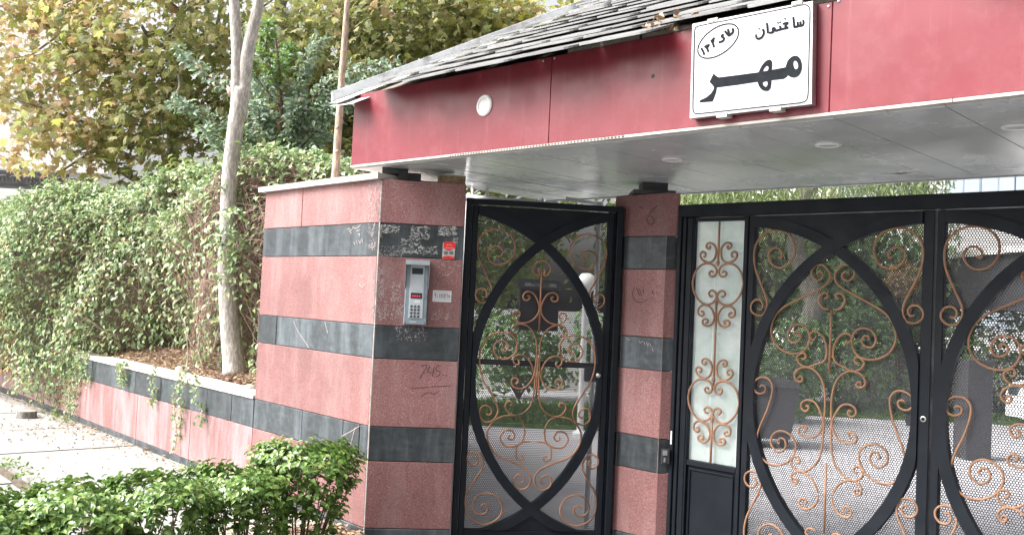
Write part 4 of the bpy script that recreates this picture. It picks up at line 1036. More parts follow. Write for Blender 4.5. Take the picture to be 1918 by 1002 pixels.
for u in (.07, .93):
    m_ = MB(); m_.lathe(FRONT.P(IU0 + u * iw, IZ0 + .025 * ih, .030), FRONT.n, [(.004, 0), (.004, .001), (.0005, .0012)], 8); m_.build('screw', RUB, ic)
ib(.28, .56, .945, .972, .0302, .0306, 'engraved_name', simple('worn_lettering', (.42, .44, .45), .5, .1, 30)); ib(.25, .80, .03, .042, .0302, .0306, 'top_lettering', INK)

sk = root('phone_sticker', 'small white sticker printed with a black Persian phone number', 'sticker', tuple(FRONT.P(.43, 1.58, 0)))
a, b_ = F_(809.8, 564.5, .001), F_(846, 545, .001)
MB().bevbox(FRONT, a[0], b_[0], a[1], b_[1], .0003, .0012, .0003).build('paper', STICKW, sk)
pf = lambda pts: [F_(800 + x / 20.04, 530 + y / 20.04, .001) for x, y in pts]
m_ = MB()
strokes(m_, FRONT, [pf(p) for p in ([(318, 470), (280, 440), (290, 395), (318, 400), (316, 570)], [(350, 400), (375, 440), (378, 575)], [(478, 400), (470, 480), (445, 580)], [(478, 410), (492, 500), (515, 580)], [(528, 400), (552, 500), (555, 580)], [(588, 400), (570, 480), (556, 580)],
    [(640, 400), (625, 500), (602, 580)], [(640, 420), (650, 500), (660, 590)], [(680, 400), (700, 460), (700, 590)], [(682, 430), (712, 430), (718, 400)], [(752, 400), (762, 480), (762, 585)], [(790, 440), (815, 510), (822, 585)], [(852, 440), (830, 510), (822, 585)])], .0022, .0016)
strokes(m_, FRONT, [pf([p]) for p in ((243, 508), (412, 508), (883, 518))], .0030, .0035)
strokes(m_, FRONT, [pf([(230, 352), (890, 352)]), pf([(230, 634), (890, 634)])], .0012, .0016); m_.build('printed_number', INK, sk)
rk = root('red_sticker', 'red and silver sticker on the dark band above the intercom', 'sticker', tuple(FRONT.P(.45, 1.9, 0)))
rf = lambda pts: [F_(700 + x / 10.018, 400 + y / 10.018, .001) for x, y in pts]
def rpoly(pts, d, mat, nm):
    m_ = MB(); flat_poly(m_, [[FRONT.P(*p, d) for p in rf(pts)]]); m_.build(nm, mat, rk)
rpoly([(1300, 540), (1540, 540), (1510, 860), (1280, 860)], .0026, simple('silver_print', (.40, .40, .38), .5, .2, 50), 'backing')
rpoly([(1312, 540), (1400, 528), (1480, 532), (1535, 560), (1535, 650), (1490, 665), (1430, 690), (1405, 702), (1380, 690), (1330, 665), (1305, 655)], .0030, STICKR, 'red_field')
rpoly([(1290, 815), (1350, 800), (1400, 790), (1450, 805), (1510, 812), (1505, 860), (1282, 856)], .0030, STICKR, 'lower_field')
for cx in (1355, 1455): rpoly([(cx + 42 * math.cos(i * .524), 738 + 38 * math.sin(i * .524)) for i in range(12)], .0030, STICKG, 'round_print')
m_ = MB(); strokes(m_, FRONT, [rf(p) for p in ([(1370, 600), (1385, 585), (1400, 600)], [(1410, 596), (1425, 582), (1440, 598)], [(1450, 604), (1470, 590)], [(1340, 640), (1420, 650), (1500, 640)])], .0018, .0034); m_.build('print', STICKW, rk)
ys = root('yellow_sticker', 'small yellow sticker on the post edge facing the small gate', 'sticker', (.68, 5.87, 1.9))
pl0 = PF[0][0]; L0 = PF[0][1]
m_ = MB(); z0_, z1_ = pl0.uz(1172, 478)[1], pl0.uz(1174, 452)[1]; m_.bevbox(pl0, .012, .075, z0_, z1_, .0022, .0032, .0004); yb = m_.build('paper', STICKY, ys)
m_ = MB(); m_.pbox(pl0, .025, .06, z0_ + .025, z1_ - .03, .0033, .0036); m_.build('print', INK, ys)

# ------------------------------------------------------------------ hedge shrubs in front of the wall
def hedge_shrub(c, rx, ry, h, n, label, seed):
    rr = np.random.default_rng(seed)
    r_ = root('hedge_shrub', label, 'shrub', c, 'clipped evergreen hedge shrubs on the pavement edge')
    c = np.array(c, float)
    m_ = MB(); tips = []
    for i in range(26):
        a_ = rr.uniform(0, 6.28); q = rr.uniform(.2, 1) ** .5
        top = c + np.array([rx * q * math.cos(a_), ry * q * math.sin(a_), h * rr.uniform(.6, .95)])
        base = c + np.array([rx * .35 * q * math.cos(a_), ry * .35 * q * math.sin(a_), 0])
        mid = (top + base) / 2 + rr.normal(size=3) * .02
        m_.tube([base, mid, top], [.006, .0045, .0022], 5); tips.append((mid, top))
    m_.build('stem', TWIG, r_, 'all')
    # leaves: a rounded, flat-topped shell of short shoots, sparser towards the foot
    sh = int(n / 7); th = rr.uniform(0, 6.28, sh); zf = rr.beta(2.6, 1.15, sh); rad = rr.uniform(.55, 1, sh) ** .5
    prof = np.where(zf > .8, np.sqrt(np.maximum(.0, 1 - ((zf - .8) / .24) ** 2)) * .95 + .05, .62 + .36 * (zf / .8))
    lump = 1 + .13 * np.sin(th * 3 + seed) * np.sin(zf * 7 + seed * 2) + rr.normal(size=sh) * .05
    top = rr.random(sh) < .35
    rad = np.where(top, rr.uniform(0, 1, sh) ** .5, rad); zf = np.where(top, rr.uniform(.88, 1.0, sh) - .08 * rad ** 2, zf); prof = np.where(top, .93, prof)
    P0 = c + np.stack([rx * rad * prof * lump * np.cos(th), ry * rad * prof * lump * np.sin(th), h * zf * (1 + .06 * np.sin(th * 2 + seed))], 1)
    out = np.stack([np.cos(th), np.sin(th), .9 + 0 * th], 1) * np.array([1, 1, 1])
    k = 7; P = np.repeat(P0, k, 0); D = np.repeat(out, k, 0) + rr.normal(size=(sh * k, 3)) * .25; D /= np.linalg.norm(D, axis=1, keepdims=True)
    j = np.tile(np.arange(k), sh); P = P + D * ((j - 3) * .010)[:, None] + rr.normal(size=P.shape) * .006
    side = rand_unit(sh * k); tip = D * .7 + side * .85; nrm = D * 1.0 - side * .5 + np.array([0, 0, .5])
    size = rr.uniform(.030, .050, sh * k)
    leaves(r_, OV, P, nrm, tip, size, HEDGE, 150)
    return r_
hedge_shrub((-1.10, 5.10, .14), .30, .27, .60, 3300, 'tallest hedge shrub, rounded top touching the pillar corner', 1)
hedge_shrub((-1.38, 4.86, .14), .30, .27, .49, 3000, 'hedge shrub immediately left of the tall one by the pillar', 2)
hedge_shrub((-1.70, 4.62, .12), .32, .28, .49, 3000, 'middle hedge shrub below the stained pink wall', 3)
hedge_shrub((-2.02, 4.36, .10), .32, .28, .50, 3000, 'hedge shrub at lower left, second from the picture edge', 4)
hedge_shrub((-2.36, 4.18, .08), .34, .28, .49, 3000, 'hedge shrub in the bottom left corner of the picture', 5)

# ------------------------------------------------------------------ ivy hedge on the bank
def ivy():
    r_ = root('ivy_hedge', 'sprawling mound of pale green ivy with bare brown stems on the bank', 'ivy', tuple(sw(4.2, -.9)))
    rr = np.random.default_rng(21)
    nzs = [(rr.uniform(.6, 3.2), rr.uniform(.6, 3.5), rr.uniform(0, 6.28), rr.uniform(.04, .11)) for _ in range(14)]
    def lumps(s, t):
        v = 0
        for a_, b_, p_, m_ in nzs: v = v + m_ * .8 * np.sin(a_ * s * 1.3 + b_ * t * 3.4 + p_ + np.sin(s * 2 + t * 5) * .8)
        return v
    def top(s): return np.where(s < 2.2, 2.42 + .12 * s, 2.70 - .032 * np.maximum(0, s - 3.2) ** 1.25) + .07 * np.sin(s * 3.1) + .05 * np.sin(s * 7.3)
    def surf(s, t, depth):
        """t 0..1 foot to crest then over the top; depth: metres behind the outer face"""
        hang = np.clip((s - 4.8) / 1.5, 0, 1)
        foot = .38 + .22 * np.clip((2.3 - s) / .8, 0, 1) - hang * .86
        z0 = .84 - hang * (.38 + .14 * np.sin(s * 2.3))
        bulge = .45 * np.sin(np.clip(t, 0, 1) * math.pi * .8) * (1 - .3 * hang)
        inward = foot - bulge * .8 + t ** 2 * .75 + depth - lumps(s, t) * .9 * 1.0 + .12
        z = z0 + (top(s) - z0) * np.sin(np.clip(t, 0, 1) * math.pi / 2) ** .9
        p = np.array(S0)[None] + np.outer(s, np.array(SIDE.u)) - np.outer(inward, np.array(SIDE.n)); p[:, 2] = z
        return p
    def bare(s, t):
        """how open the leaf cover is: the lower right shows brown stems"""
        b_ = np.exp(-((s - 3.1) / 1.3) ** 2) * np.exp(-((t - .22) / .28) ** 2) * .88 * (.75 + .35 * np.sin(s * 6 + 4 * t) * np.sin(t * 13 + s * 2)) + .5 * np.exp(-((s - 1.95) / .7) ** 2) * np.exp(-((t - .45) / .2) ** 2) + .5 * np.exp(-((s - 3.0) / .4) ** 2) * np.exp(-((t - .62) / .2) ** 2)
        return np.clip(b_, 0, .93)
    n = 46000; s = rr.uniform(1.30, 11.5, n); t = rr.uniform(0, 1.12, n); keep = rr.random(n) > bare(s, t) * (rr.random(n) * .25 + .85)
    cl = np.sin(s * 9 + 3 * np.sin(t * 11)) * np.sin(t * 17 + 2 * np.sin(s * 7)); keep &= (cl + rr.normal(size=n) * .5 > -.75)
    s, t = s[keep], t[keep]; n = len(s)
    dp = np.abs(rr.normal(size=n)) * .10 - .03
    P = surf(s, t, dp) + rr.normal(size=(n, 3)) * .045
    on = np.array(SIDE.n)[None] + np.array([0, 0, 1.])[None] * (.35 + t[:, None] * 1.5)
    nrm = on + rr.normal(size=(n, 3)) * .55
    tip = rr.normal(size=(n, 3)) * .8 + np.array([0, 0, -.7]) + np.array(SIDE.n) * .3
    size = rr.uniform(.040, .080, n)
    mi = ((rr.random(n) < .012) | ((s > 6.6) & (t < .25) & (rr.random(n) < .5))).astype(int)
    leaves(r_, OV, P, nrm, tip, size, [IVY, IVYO], 300, mi=mi)
    # trailing sprays over the wall face
    PP, NN, TT, SS = [], [], [], []
    m_ = MB()
    for (px_, py_, L) in ((300, 705, .30), (245, 690, .22), (235, 700, .18), (348, 740, .62), (358, 745, .42), (378, 752, .34), (150, 690, .62), (130, 690, .55), (112, 690, .66), (95, 690, .60), (70, 680, .6), (160, 690, .3), (118, 700, .75), (82, 690, .7), (140, 690, .6), (155, 690, .45), (172, 690, .3), (125, 690, .6), (104, 690, .6), (88, 690, .62), (60, 690, .62), (45, 690, .6), (145, 700, .68), (132, 700, .7), (75, 700, .55)):
        u_, z_ = SIDE.uz(px_, py_); z_ = .86
        pts = []; x = u_; 
        for k in range(14):
            f_ = k / 13; x += rr.normal() * .012; pts.append(SIDE.P(x, z_ - L * f_, .03 + .02 * math.sin(f_ * 6) + .02))
        m_.tube(pts, .0016, 4)
        for q in pts:
            for _ in range(6):
                PP.append(np.array(q) + rr.normal(size=3) * .018); NN.append(np.array(SIDE.n) + rr.normal(size=3) * .6); TT.append(rr.normal(size=3) * .8 + [0, 0, -.6]); SS.append(rr.uniform(.025, .045))
    m_.build('trailing_stem', TWIG, r_, 'all', 'stuff')
    mi = (rr.random(len(PP)) < .10).astype(int)
    merged('trailing_leaves', OV, np.array(PP), frames(np.array(NN), np.array(TT)), np.array(SS), [IVY, IVYO], r_, 'stuff', mi)
    # a drape of leaves climbing over the forked trunk
    k = 260; yy = rr.uniform(395, 560, k); q = np.array([np.array(aty(428 + rr.normal() * 22 + (y - 470) * .05, y, 7.60 - abs(rr.normal()) * .04)) for y in yy]); q = q[rr.random(k) < np.clip(1.25 - np.abs(yy - 450) / 95, .12, 1)]
    k = len(q); merged('trunk_drape', OV, q, frames(rr.normal(size=(k, 3)) * .6 + np.array(SIDE.n) + [0, 0, .5], rr.normal(size=(k, 3)) + [0, 0, -.6]), rr.uniform(.04, .075, k), [IVY], r_, 'stuff')
    # loose shoots arching out of the crest and face
    m_ = MB(); PP, NN, TT, SS = [], [], [], []
    for i in range(230):
        s_ = rr.uniform(1.45, 10.5); t0 = rr.uniform(.35, 1.0); p0 = surf(np.array([s_]), np.array([t0]), np.array([0.0]))[0]
        o_ = np.array(SIDE.n) * rr.uniform(.1, 1) + np.array([0, 0, rr.uniform(.2, 1.1)]) + np.array(SIDE.u) * rr.normal() * .7; o_ /= np.linalg.norm(o_); L = rr.uniform(.12, .38)
        pts = [p0 + o_ * L * f_ + np.array([0, 0, -.45 * L * f_ * f_]) for f_ in np.linspace(0, 1, 9)]
        m_.tube([Vector(q) for q in pts], .0018, 3)
        for q in pts[1:]:
            for _ in range(3): PP.append(q + rr.normal(size=3) * .012); NN.append(rr.normal(size=3) * .6 + [0, 0, .8]); TT.append(rr.normal(size=3) + o_); SS.append(rr.uniform(.035, .065))
    m_.build('arching_shoot', TWIG, r_, 'all', 'stuff')
    merged('shoot_leaves', OVN, np.array(PP), frames(np.array(NN), np.array(TT)), np.array(SS), [IVY], r_, 'stuff')
    # tangle of dry stems under the leaves
    m_ = MB(); rs_ = random.Random(4)
    for i in range(2600):
        s_ = rs_.gauss(2.7, 1.1) if i % 3 else rs_.uniform(1.35, 8.5); s_ = max(1.32, s_); t0 = rs_.uniform(0, .75); L = rs_.uniform(.08, .35); dp_ = rs_.uniform(-.05, .10)
        ds_ = rs_.gauss(0, .34); pts = surf(np.array([s_, s_ + ds_ * .5, s_ + ds_]), np.clip(np.array([t0, t0 + L * .5, t0 + L * rs_.uniform(.2, 1)]), 0, 1), np.array([dp_, dp_ - .04, dp_ + .03]))
        m_.tube(smooth_path([Vector(p) for p in pts], 2), rs_.uniform(.0014, .0034), 3, caps=False)
    m_.build('dry_stems', DRYV, r_, 'all', 'stuff')
    # a few thick pale stems
    for (a_, b_, c_) in (((340, 730), (352, 670), (346, 600)), ((400, 655), (415, 590), (428, 520)), ((380, 690), (372, 640), (392, 560))):
        m_ = MB(); q = []
        for (x, y) in (a_, b_, c_):
            q.append(aty(x, y, sw(2.5, -.62).y + .1))
        m_.tube(smooth_path(q, 4), [.008] * 5 + [.005] * 4, 6); m_.build('woody_stem', bark('vine_bark_%d' % a_[0], (.36, .28, .24), (.55, .46, .40), 14), r_, 'all')
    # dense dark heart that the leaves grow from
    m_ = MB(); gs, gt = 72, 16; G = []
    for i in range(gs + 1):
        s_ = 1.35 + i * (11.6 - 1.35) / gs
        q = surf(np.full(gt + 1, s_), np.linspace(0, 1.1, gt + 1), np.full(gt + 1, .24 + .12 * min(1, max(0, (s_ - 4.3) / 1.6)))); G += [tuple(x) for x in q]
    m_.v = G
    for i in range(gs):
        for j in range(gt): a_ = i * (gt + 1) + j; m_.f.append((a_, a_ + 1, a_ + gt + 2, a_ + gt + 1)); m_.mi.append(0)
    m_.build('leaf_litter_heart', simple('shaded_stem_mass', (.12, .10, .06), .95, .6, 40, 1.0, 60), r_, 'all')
ivy()
# litter on bank and pavement
def litter(name, label, n, fn, smin=.02, smax=.05, kind='stuff'):
    rr = np.random.default_rng(len(name)); P = np.array([fn(rr) for _ in range(n)])
    nrm = np.array([0, 0, 1.]) + rr.normal(size=(n, 3)) * .35; tip = rr.normal(size=(n, 3))
    o = merged(name, OV, P, frames(nrm, tip), rr.uniform(smin, smax, n), LITTER, None, kind); tag(o, label, 'leaf litter'); return o
def bankp(rr):
    s = rr.uniform(1.5, 6.5); o = -.22 - abs(rr.normal()) * .5; p = sw(s, o); return (p.x, p.y, .815 + min(.5, .32 * (-.2 - o)) + rr.uniform(0, .02))
litter('bank_litter', 'dry brown leaves and needles strewn over the soil bank under the ivy', 5200, bankp, .02, .06)
def pavep(rr):
    k = rr.random()
    if k < .45: s, o = rr.uniform(0, 8), .02 + abs(rr.normal()) * .10
    elif k < .62: s, o = rr.normal(4.9, .5), abs(rr.normal(.35, .3))
    else: s, o = rr.uniform(0, 9), rr.uniform(.0, 3)
    p = sw(s, o); return (p.x, p.y, .150 + rr.uniform(0, .006))
litter('pavement_litter', 'fallen dry leaves scattered on the pale pavement slabs', 1300, pavep, .014, .042)
def hedgep(rr):
    s, o = rr.normal(.05, .22), rr.uniform(.04, .8); p = sw(s, o); return (p.x, p.y, .17 + rr.uniform(0, .012))
litter('hedge_litter', 'brown dead leaves under the hedge at the pillar foot', 500, hedgep, .02, .05)
m_ = MB(); rr = random.Random(9)
for i in range(900):
    s_, o = rr.uniform(1.5, 6), -.22 - abs(rr.gauss(0, .4)); p = sw(s_, o); z = .82 + min(.5, .32 * (-.2 - o)) + rr.uniform(0, .03); a_ = rr.uniform(0, 6.28); L = rr.uniform(.04, .14)
    d_ = Vector((math.cos(a_), math.sin(a_), rr.uniform(-.2, .25))) * L; p = Vector((p.x, p.y, z)); m_.tube([p, p + d_ * .5 + Vector((0, 0, .01)), p + d_], .0013, 3, caps=False)
tag(m_.build('bank_straw', DRYV, None, False, 'stuff'), 'tangle of dry straw and twigs lying on the soil bank', 'straw')
# stones
def stone(c, r, sx, name, label, mat, cat='stone'):
    m_ = MB(); n, k = 9, 6; rr = random.Random(int(c[0] * 100)); c = Vector(c)
    for i in range(k + 1):
        ph = math.pi * i / k
        for j in range(n):
            th = 2 * math.pi * j / n; q = r * rr.uniform(.88, 1.1)
            m_.v.append(tuple(c + Vector((q * sx * math.sin(ph) * math.cos(th), q * math.sin(ph) * math.sin(th), q * .8 * math.cos(ph)))))
    for i in range(k):
        for j in range(n): a_ = i * n + j; b_ = i * n + (j + 1) % n; m_.f.append((a_, a_ + n, b_ + n, b_)); m_.mi.append(0)
    tag(m_.build(name, mat, None, 'all'), label, cat)
p = atz(335, 694, .86); stone((p.x, p.y, .87), .035, .9, 'white_stone', 'round white stone on the soil bank left of the forked tree', simple('white_rock', (.75, .74, .72), .8, .08, 12, .3))
p = atz(468, 724, .84); stone((p.x, p.y, .835), .03, 1.7, 'pale_rubble', 'flat pale rubble piece on the coping next to the pillar', COPEW)
p = atz(50, 778, .16)
st = root('tree_stump', 'low sawn grey stump on the pavement among dead leaves', 'stump', (p.x, p.y, .14))
m_ = MB(); prof = [(.115, -.02), (.10, .03), (.095, .07)]
m_.lathe((p.x, p.y, .14), (0, 0, 1), prof, 12); m_.build('bark', bark('stump_bark', (.13, .12, .11), (.30, .28, .26), 9), st, 'all')
m_ = MB(); m_.lathe((p.x, p.y, .14), (0, 0, 1), [(.094, .07), (.05, .076), (.0005, .073)], 12); m_.build('cut_face', simple('cut_wood', (.32, .27, .22), .9, .3, 14), st)
# green weeds along the pavement joint
def tuft(name, label, pts, n, h, mat, spread):
    rr = np.random.default_rng(3); P = []
    for (x, y) in pts:
        q = atz(x, y, .14)
        for _ in range(n): P.append((q.x + rr.normal() * spread, q.y + rr.normal() * spread, .13 + rr.uniform(0, h)))
    P = np.array(P); k = len(P)
    tag(merged(name, OVN, P, frames(rr.normal(size=(k, 3)) + [0, 0, 1.2], rr.normal(size=(k, 3)) + [0, 0, .4]), rr.uniform(.02, .05, k), mat, None, 'stuff'), label, 'weeds')
tuft('joint_weeds', 'green weeds growing in the open joint between pavement slabs', [(5, 868), (25, 880), (45, 895), (15, 872), (60, 910), (110, 785), (130, 792), (95, 778), (150, 775), (120, 770)], 26, .05, LIME, .07)

# ------------------------------------------------------------------ trees
def crown_leaves(r_, centers, per, spread, size, mat, single, droop=.5, mi=None, seed=0, proto=PL, mass='foliage'):
    rr = np.random.default_rng(seed); C_ = np.repeat(np.asarray(centers), per, 0); n = len(C_)
    P = C_ + rr.normal(size=(n, 3)) * np.array(spread)
    base = rr.normal(size=(n, 3)) * .75
    nrm = base + np.array([-.25, -.55, .75]); tip = rr.normal(size=(n, 3)) * .7 + np.array([0, -.15, -droop])
    sz = rr.uniform(size[0], size[1], n); m2 = None if mi is None else np.repeat(mi, per)
    if m2 is not None: m2 = np.where(rr.random(n) < .12, rr.integers(0, 3, n), m2)
    leaves(r_, proto, P, nrm, tip, sz, mat, single, mi=m2, mass=mass)
def limb(m_, a_, b_, r0, r1, sag=.2, n=6, k=8, seed=0):
    rr = random.Random(seed); a_, b_ = Vector(a_), Vector(b_); pts = []
    for i in range(n + 1):
        f = i / n; p = a_.lerp(b_, f) + Vector((rr.uniform(-1, 1), rr.uniform(-1, 1), 0)) * .04 * (b_ - a_).length * (0 < i < n) + Vector((0, 0, sag * math.sin(f * math.pi)))
        pts.append(p)
    m_.tube(smooth_path(pts, 2), [r0 + (r1 - r0) * i / (2 * n) for i in range(2 * n + 1)], k); return pts
def plane_tree(label, base, hgt, tr_r, blobs, n_cl, mat_mode, seed, lean=(0, 0)):
    r_ = root('plane_tree', label, 'tree', base, 'plane trees behind the wall'); rr = np.random.default_rng(seed)
    b = Vector(base); m_ = MB(); topp = b + Vector((lean[0], lean[1], hgt))
    pts = limb(m_, b, topp, tr_r, tr_r * .45, 0, 8, 12, seed); m_.build('trunk', BARKG, r_, 'all')
    cen = []
    for (cx, cy, cz, rx, ry, rz, wgt) in blobs:
        k = int(n_cl * wgt); q = rand_unit(k) * (rr.uniform(.15, 1, k) ** .45)[:, None] * np.array([rx, ry, rz]); cen.append(q + np.array([cx, cy, cz]))
        m_ = MB(); st_ = pts[rr.integers(3, 7)]
        limb(m_, st_, (cx, cy, cz), tr_r * .45, .02, -.15, 6, 7, seed + int(cx * 10))
        for j in range(5):
            e = Vector((cx, cy, cz)) + Vector(rr.normal(size=3)) * .6 * rx * .8; limb(m_, st_.lerp(Vector((cx, cy, cz)), .55), e, .03, .008, 0, 4, 5, j + seed)
        m_.build('limb', BARKG, r_, 'all')
    cen = np.concatenate(cen)
    if mat_mode == 'left': o = np.clip((-4.3 - cen[:, 0]) / 1.6 + rr.normal(size=len(cen)) * .35, 0, 1) > .5; mi = np.where(o, 1, 0)
    elif mat_mode == 'right': o = (cen[:, 0] > -.6) & (rr.random(len(cen)) < .6); mi = np.where(o, 2, 0)
    else: mi = np.zeros(len(cen), int)
    crown_leaves(r_, cen, 13, (.17, .17, .12), (.065, .128), [PLANE_OL, PLANE_OR, PLANE_YE], 300, mi=mi, seed=seed)
# (cx, cy, cz, rx, ry, rz, weight)
b1 = aty(340, 330, 12.2)
plane_tree('plane tree with orange turning leaves at the upper left', (b1.x, 12.2, 0), 7.5, .11,
    [(-5.9, 11.4, 4.5, 1.1, .9, .75, .15), (-6.1, 11.6, 3.85, .8, .7, .32, .06), (-4.6, 11.0, 4.7, 1.2, 1.0, .9, .19), (-4.4, 11.2, 3.6, 1.1, .8, .65, .15), (-5.4, 11.1, 3.25, .75, .6, .42, .07), (-3.4, 11.3, 4.1, .9, .8, 1.0, .13), (-5.5, 11.8, 5.7, 1.7, 1.2, .9, .14), (-3.6, 11.8, 5.7, 1.3, 1.2, .9, .08)], 600, 'left', 31)
b2 = aty(535, 30, 12.6)
plane_tree('plane tree behind the forked trunk with olive green leaves', (b2.x, 12.8, 0), 7.2, .14,
    [(-2.3, 11.9, 4.7, 1.0, .9, .8, .24), (-1.6, 12.0, 4.0, .9, .8, .6, .17), (-2.6, 12.0, 3.5, .8, .7, .6, .13), (-1.5, 12.2, 5.3, 1.2, 1., .6, .2), (-2.4, 12.1, 2.9, .9, .6, .5, .12), (-1.2, 12.3, 3.1, .8, .6, .5, .12)], 640, 'mid', 32)
plane_tree('plane tree with yellow green leaves above the grey roof flashing', (-.85, 13.2, 0), 7.0, .13,
    [(-.5, 12.3, 4.6, .9, .8, .7, .26), (.4, 12.5, 5.0, .9, .8, .6, .26), (1.3, 12.8, 5.3, .9, .8, .6, .2), (-.7, 12.4, 5.5, .9, .8, .5, .14), (0, 12.6, 3.6, 1.2, .8, .5, .14)], 560, 'right', 33)
# trees further back, one root each
def far_tree(label, x, y, h, r, n, seed, mat=None, zlo=.9, sz=(.12, .22)):
    r_ = root('background_tree', label, 'tree', (x, y, 0), 'trees in the yard beyond the gates'); rr = np.random.default_rng(seed)
    m_ = MB(); limb(m_, (x, y, 0), (x + .3, y, h * .7), .16, .06, 0, 6, 9, seed)
    for j in range(7):
        a_ = rr.uniform(0, 6.28); limb(m_, (x, y, h * rr.uniform(.25, .5)), (x + r * .7 * math.cos(a_), y + r * .7 * math.sin(a_), h * rr.uniform(.45, .9)), .06, .015, .1, 5, 6, seed + j)
    m_.build('trunk', BARKG, r_, 'all')
    q = rand_unit(n) * (rr.uniform(.1, 1, n) ** .4)[:, None]; cen = q * np.array([r, r * .8, (h - zlo) / 2]) + np.array([x, y, (h + zlo) / 2])
    crown_leaves(r_, cen, 12, (.24, .24, .18), sz, mat or FARLEAF, 0, seed=seed, proto=OV)
far_tree('dark tree seen between the plane trees left of the roof', -3.4, 17.5, 8.2, 2.3, 230, 42)
far_tree('dark tree filling the gap behind the small gate head', -.95, 18.0, 7.5, 2.4, 700, 43)
far_tree('dark bushy tree behind the stone post', 3.6, 18.6, 4.6, 1.9, 420, 44)
far_tree('dark low tree behind the head of the left drive gate leaf', 5.4, 19.5, 4.4, 1.7, 420, 46)
far_tree('garden tree behind the left leaf of the drive gate', 6.6, 16.8, 3.2, 1.5, 360, 45, BUSHIN)

# young forked tree on the bank
ft = root('forked_tree', 'slim pale trunked tree that forks in two, rising out of the ivy', 'tree', tuple(aty(437, 680, 7.75)))
Y_ = 7.75; A = lambda x, y, Y=Y_: aty(x, y, Y)
m_ = MB(); pts = [A(440, 700), A(437, 672), A(430, 600), A(425, 500), A(428, 400), A(432, 320), A(441, 240), A(448, 190), A(452, 165)]
rad = [.105, .088, .080, .074, .070, .068, .066, .066, .060]
sp = smooth_path(pts, 3); m_.tube(sp, [np.interp(i / 3, range(9), rad) for i in range(len(sp))], 14); m_.build('trunk', BARKW, ft, 'all')
m_ = MB(); sp = smooth_path([A(444, 225), A(443, 165), A(444, 100), A(441, 50), A(438, -10), A(432, -120), A(425, -260)], 3); m_.tube(sp, [np.interp(i / 3, range(7), [.050, .048, .046, .045, .043, .036, .03]) for i in range(len(sp))], 12); m_.build('fork', BARKW, ft, 'all')
m_ = MB(); sp = smooth_path([A(450, 225), A(458, 165), A(462, 110), A(472, 60), A(487, -5), A(505, -110), A(530, -250)], 3); m_.tube(sp, [np.interp(i / 3, range(7), [.050, .050, .056, .050, .041, .036, .028]) for i in range(len(sp))], 12); m_.build('fork', BARKW, ft, 'all')
m_ = MB(); m_.tube([A(433, 180), A(428, 165)], [.022, .018], 8); m_.tube([A(478, 60), A(483, 50)], [.02, .016], 8); m_.build('cut_stub', simple('cut_wood_pale', (.55, .42, .33), .8, .2, 20), ft, 'all')
sk_ = MB(); sp = [aty(628, 330, 6.9), aty(634, 240, 6.9), aty(642, 120, 6.9), aty(651, 0, 6.9), aty(660, -120, 6.9)]
sk_.tube([Vector((sp[0].x - .03, sp[0].y, .85))] + sp, [.030, .030, .028, .024, .020, .016], 10); kn = sk_
for (x, y) in ((636, 190), (630, 240), (629, 285)): kn.tube([aty(x, y, 6.88), aty(x + 4, y - 3, 6.85)], [.012, .006], 6)
tag(sk_.build('wooden_stake', STAKE, None, 'all'), 'tall peeled wooden stake leaning behind the pillar wall', 'stake')

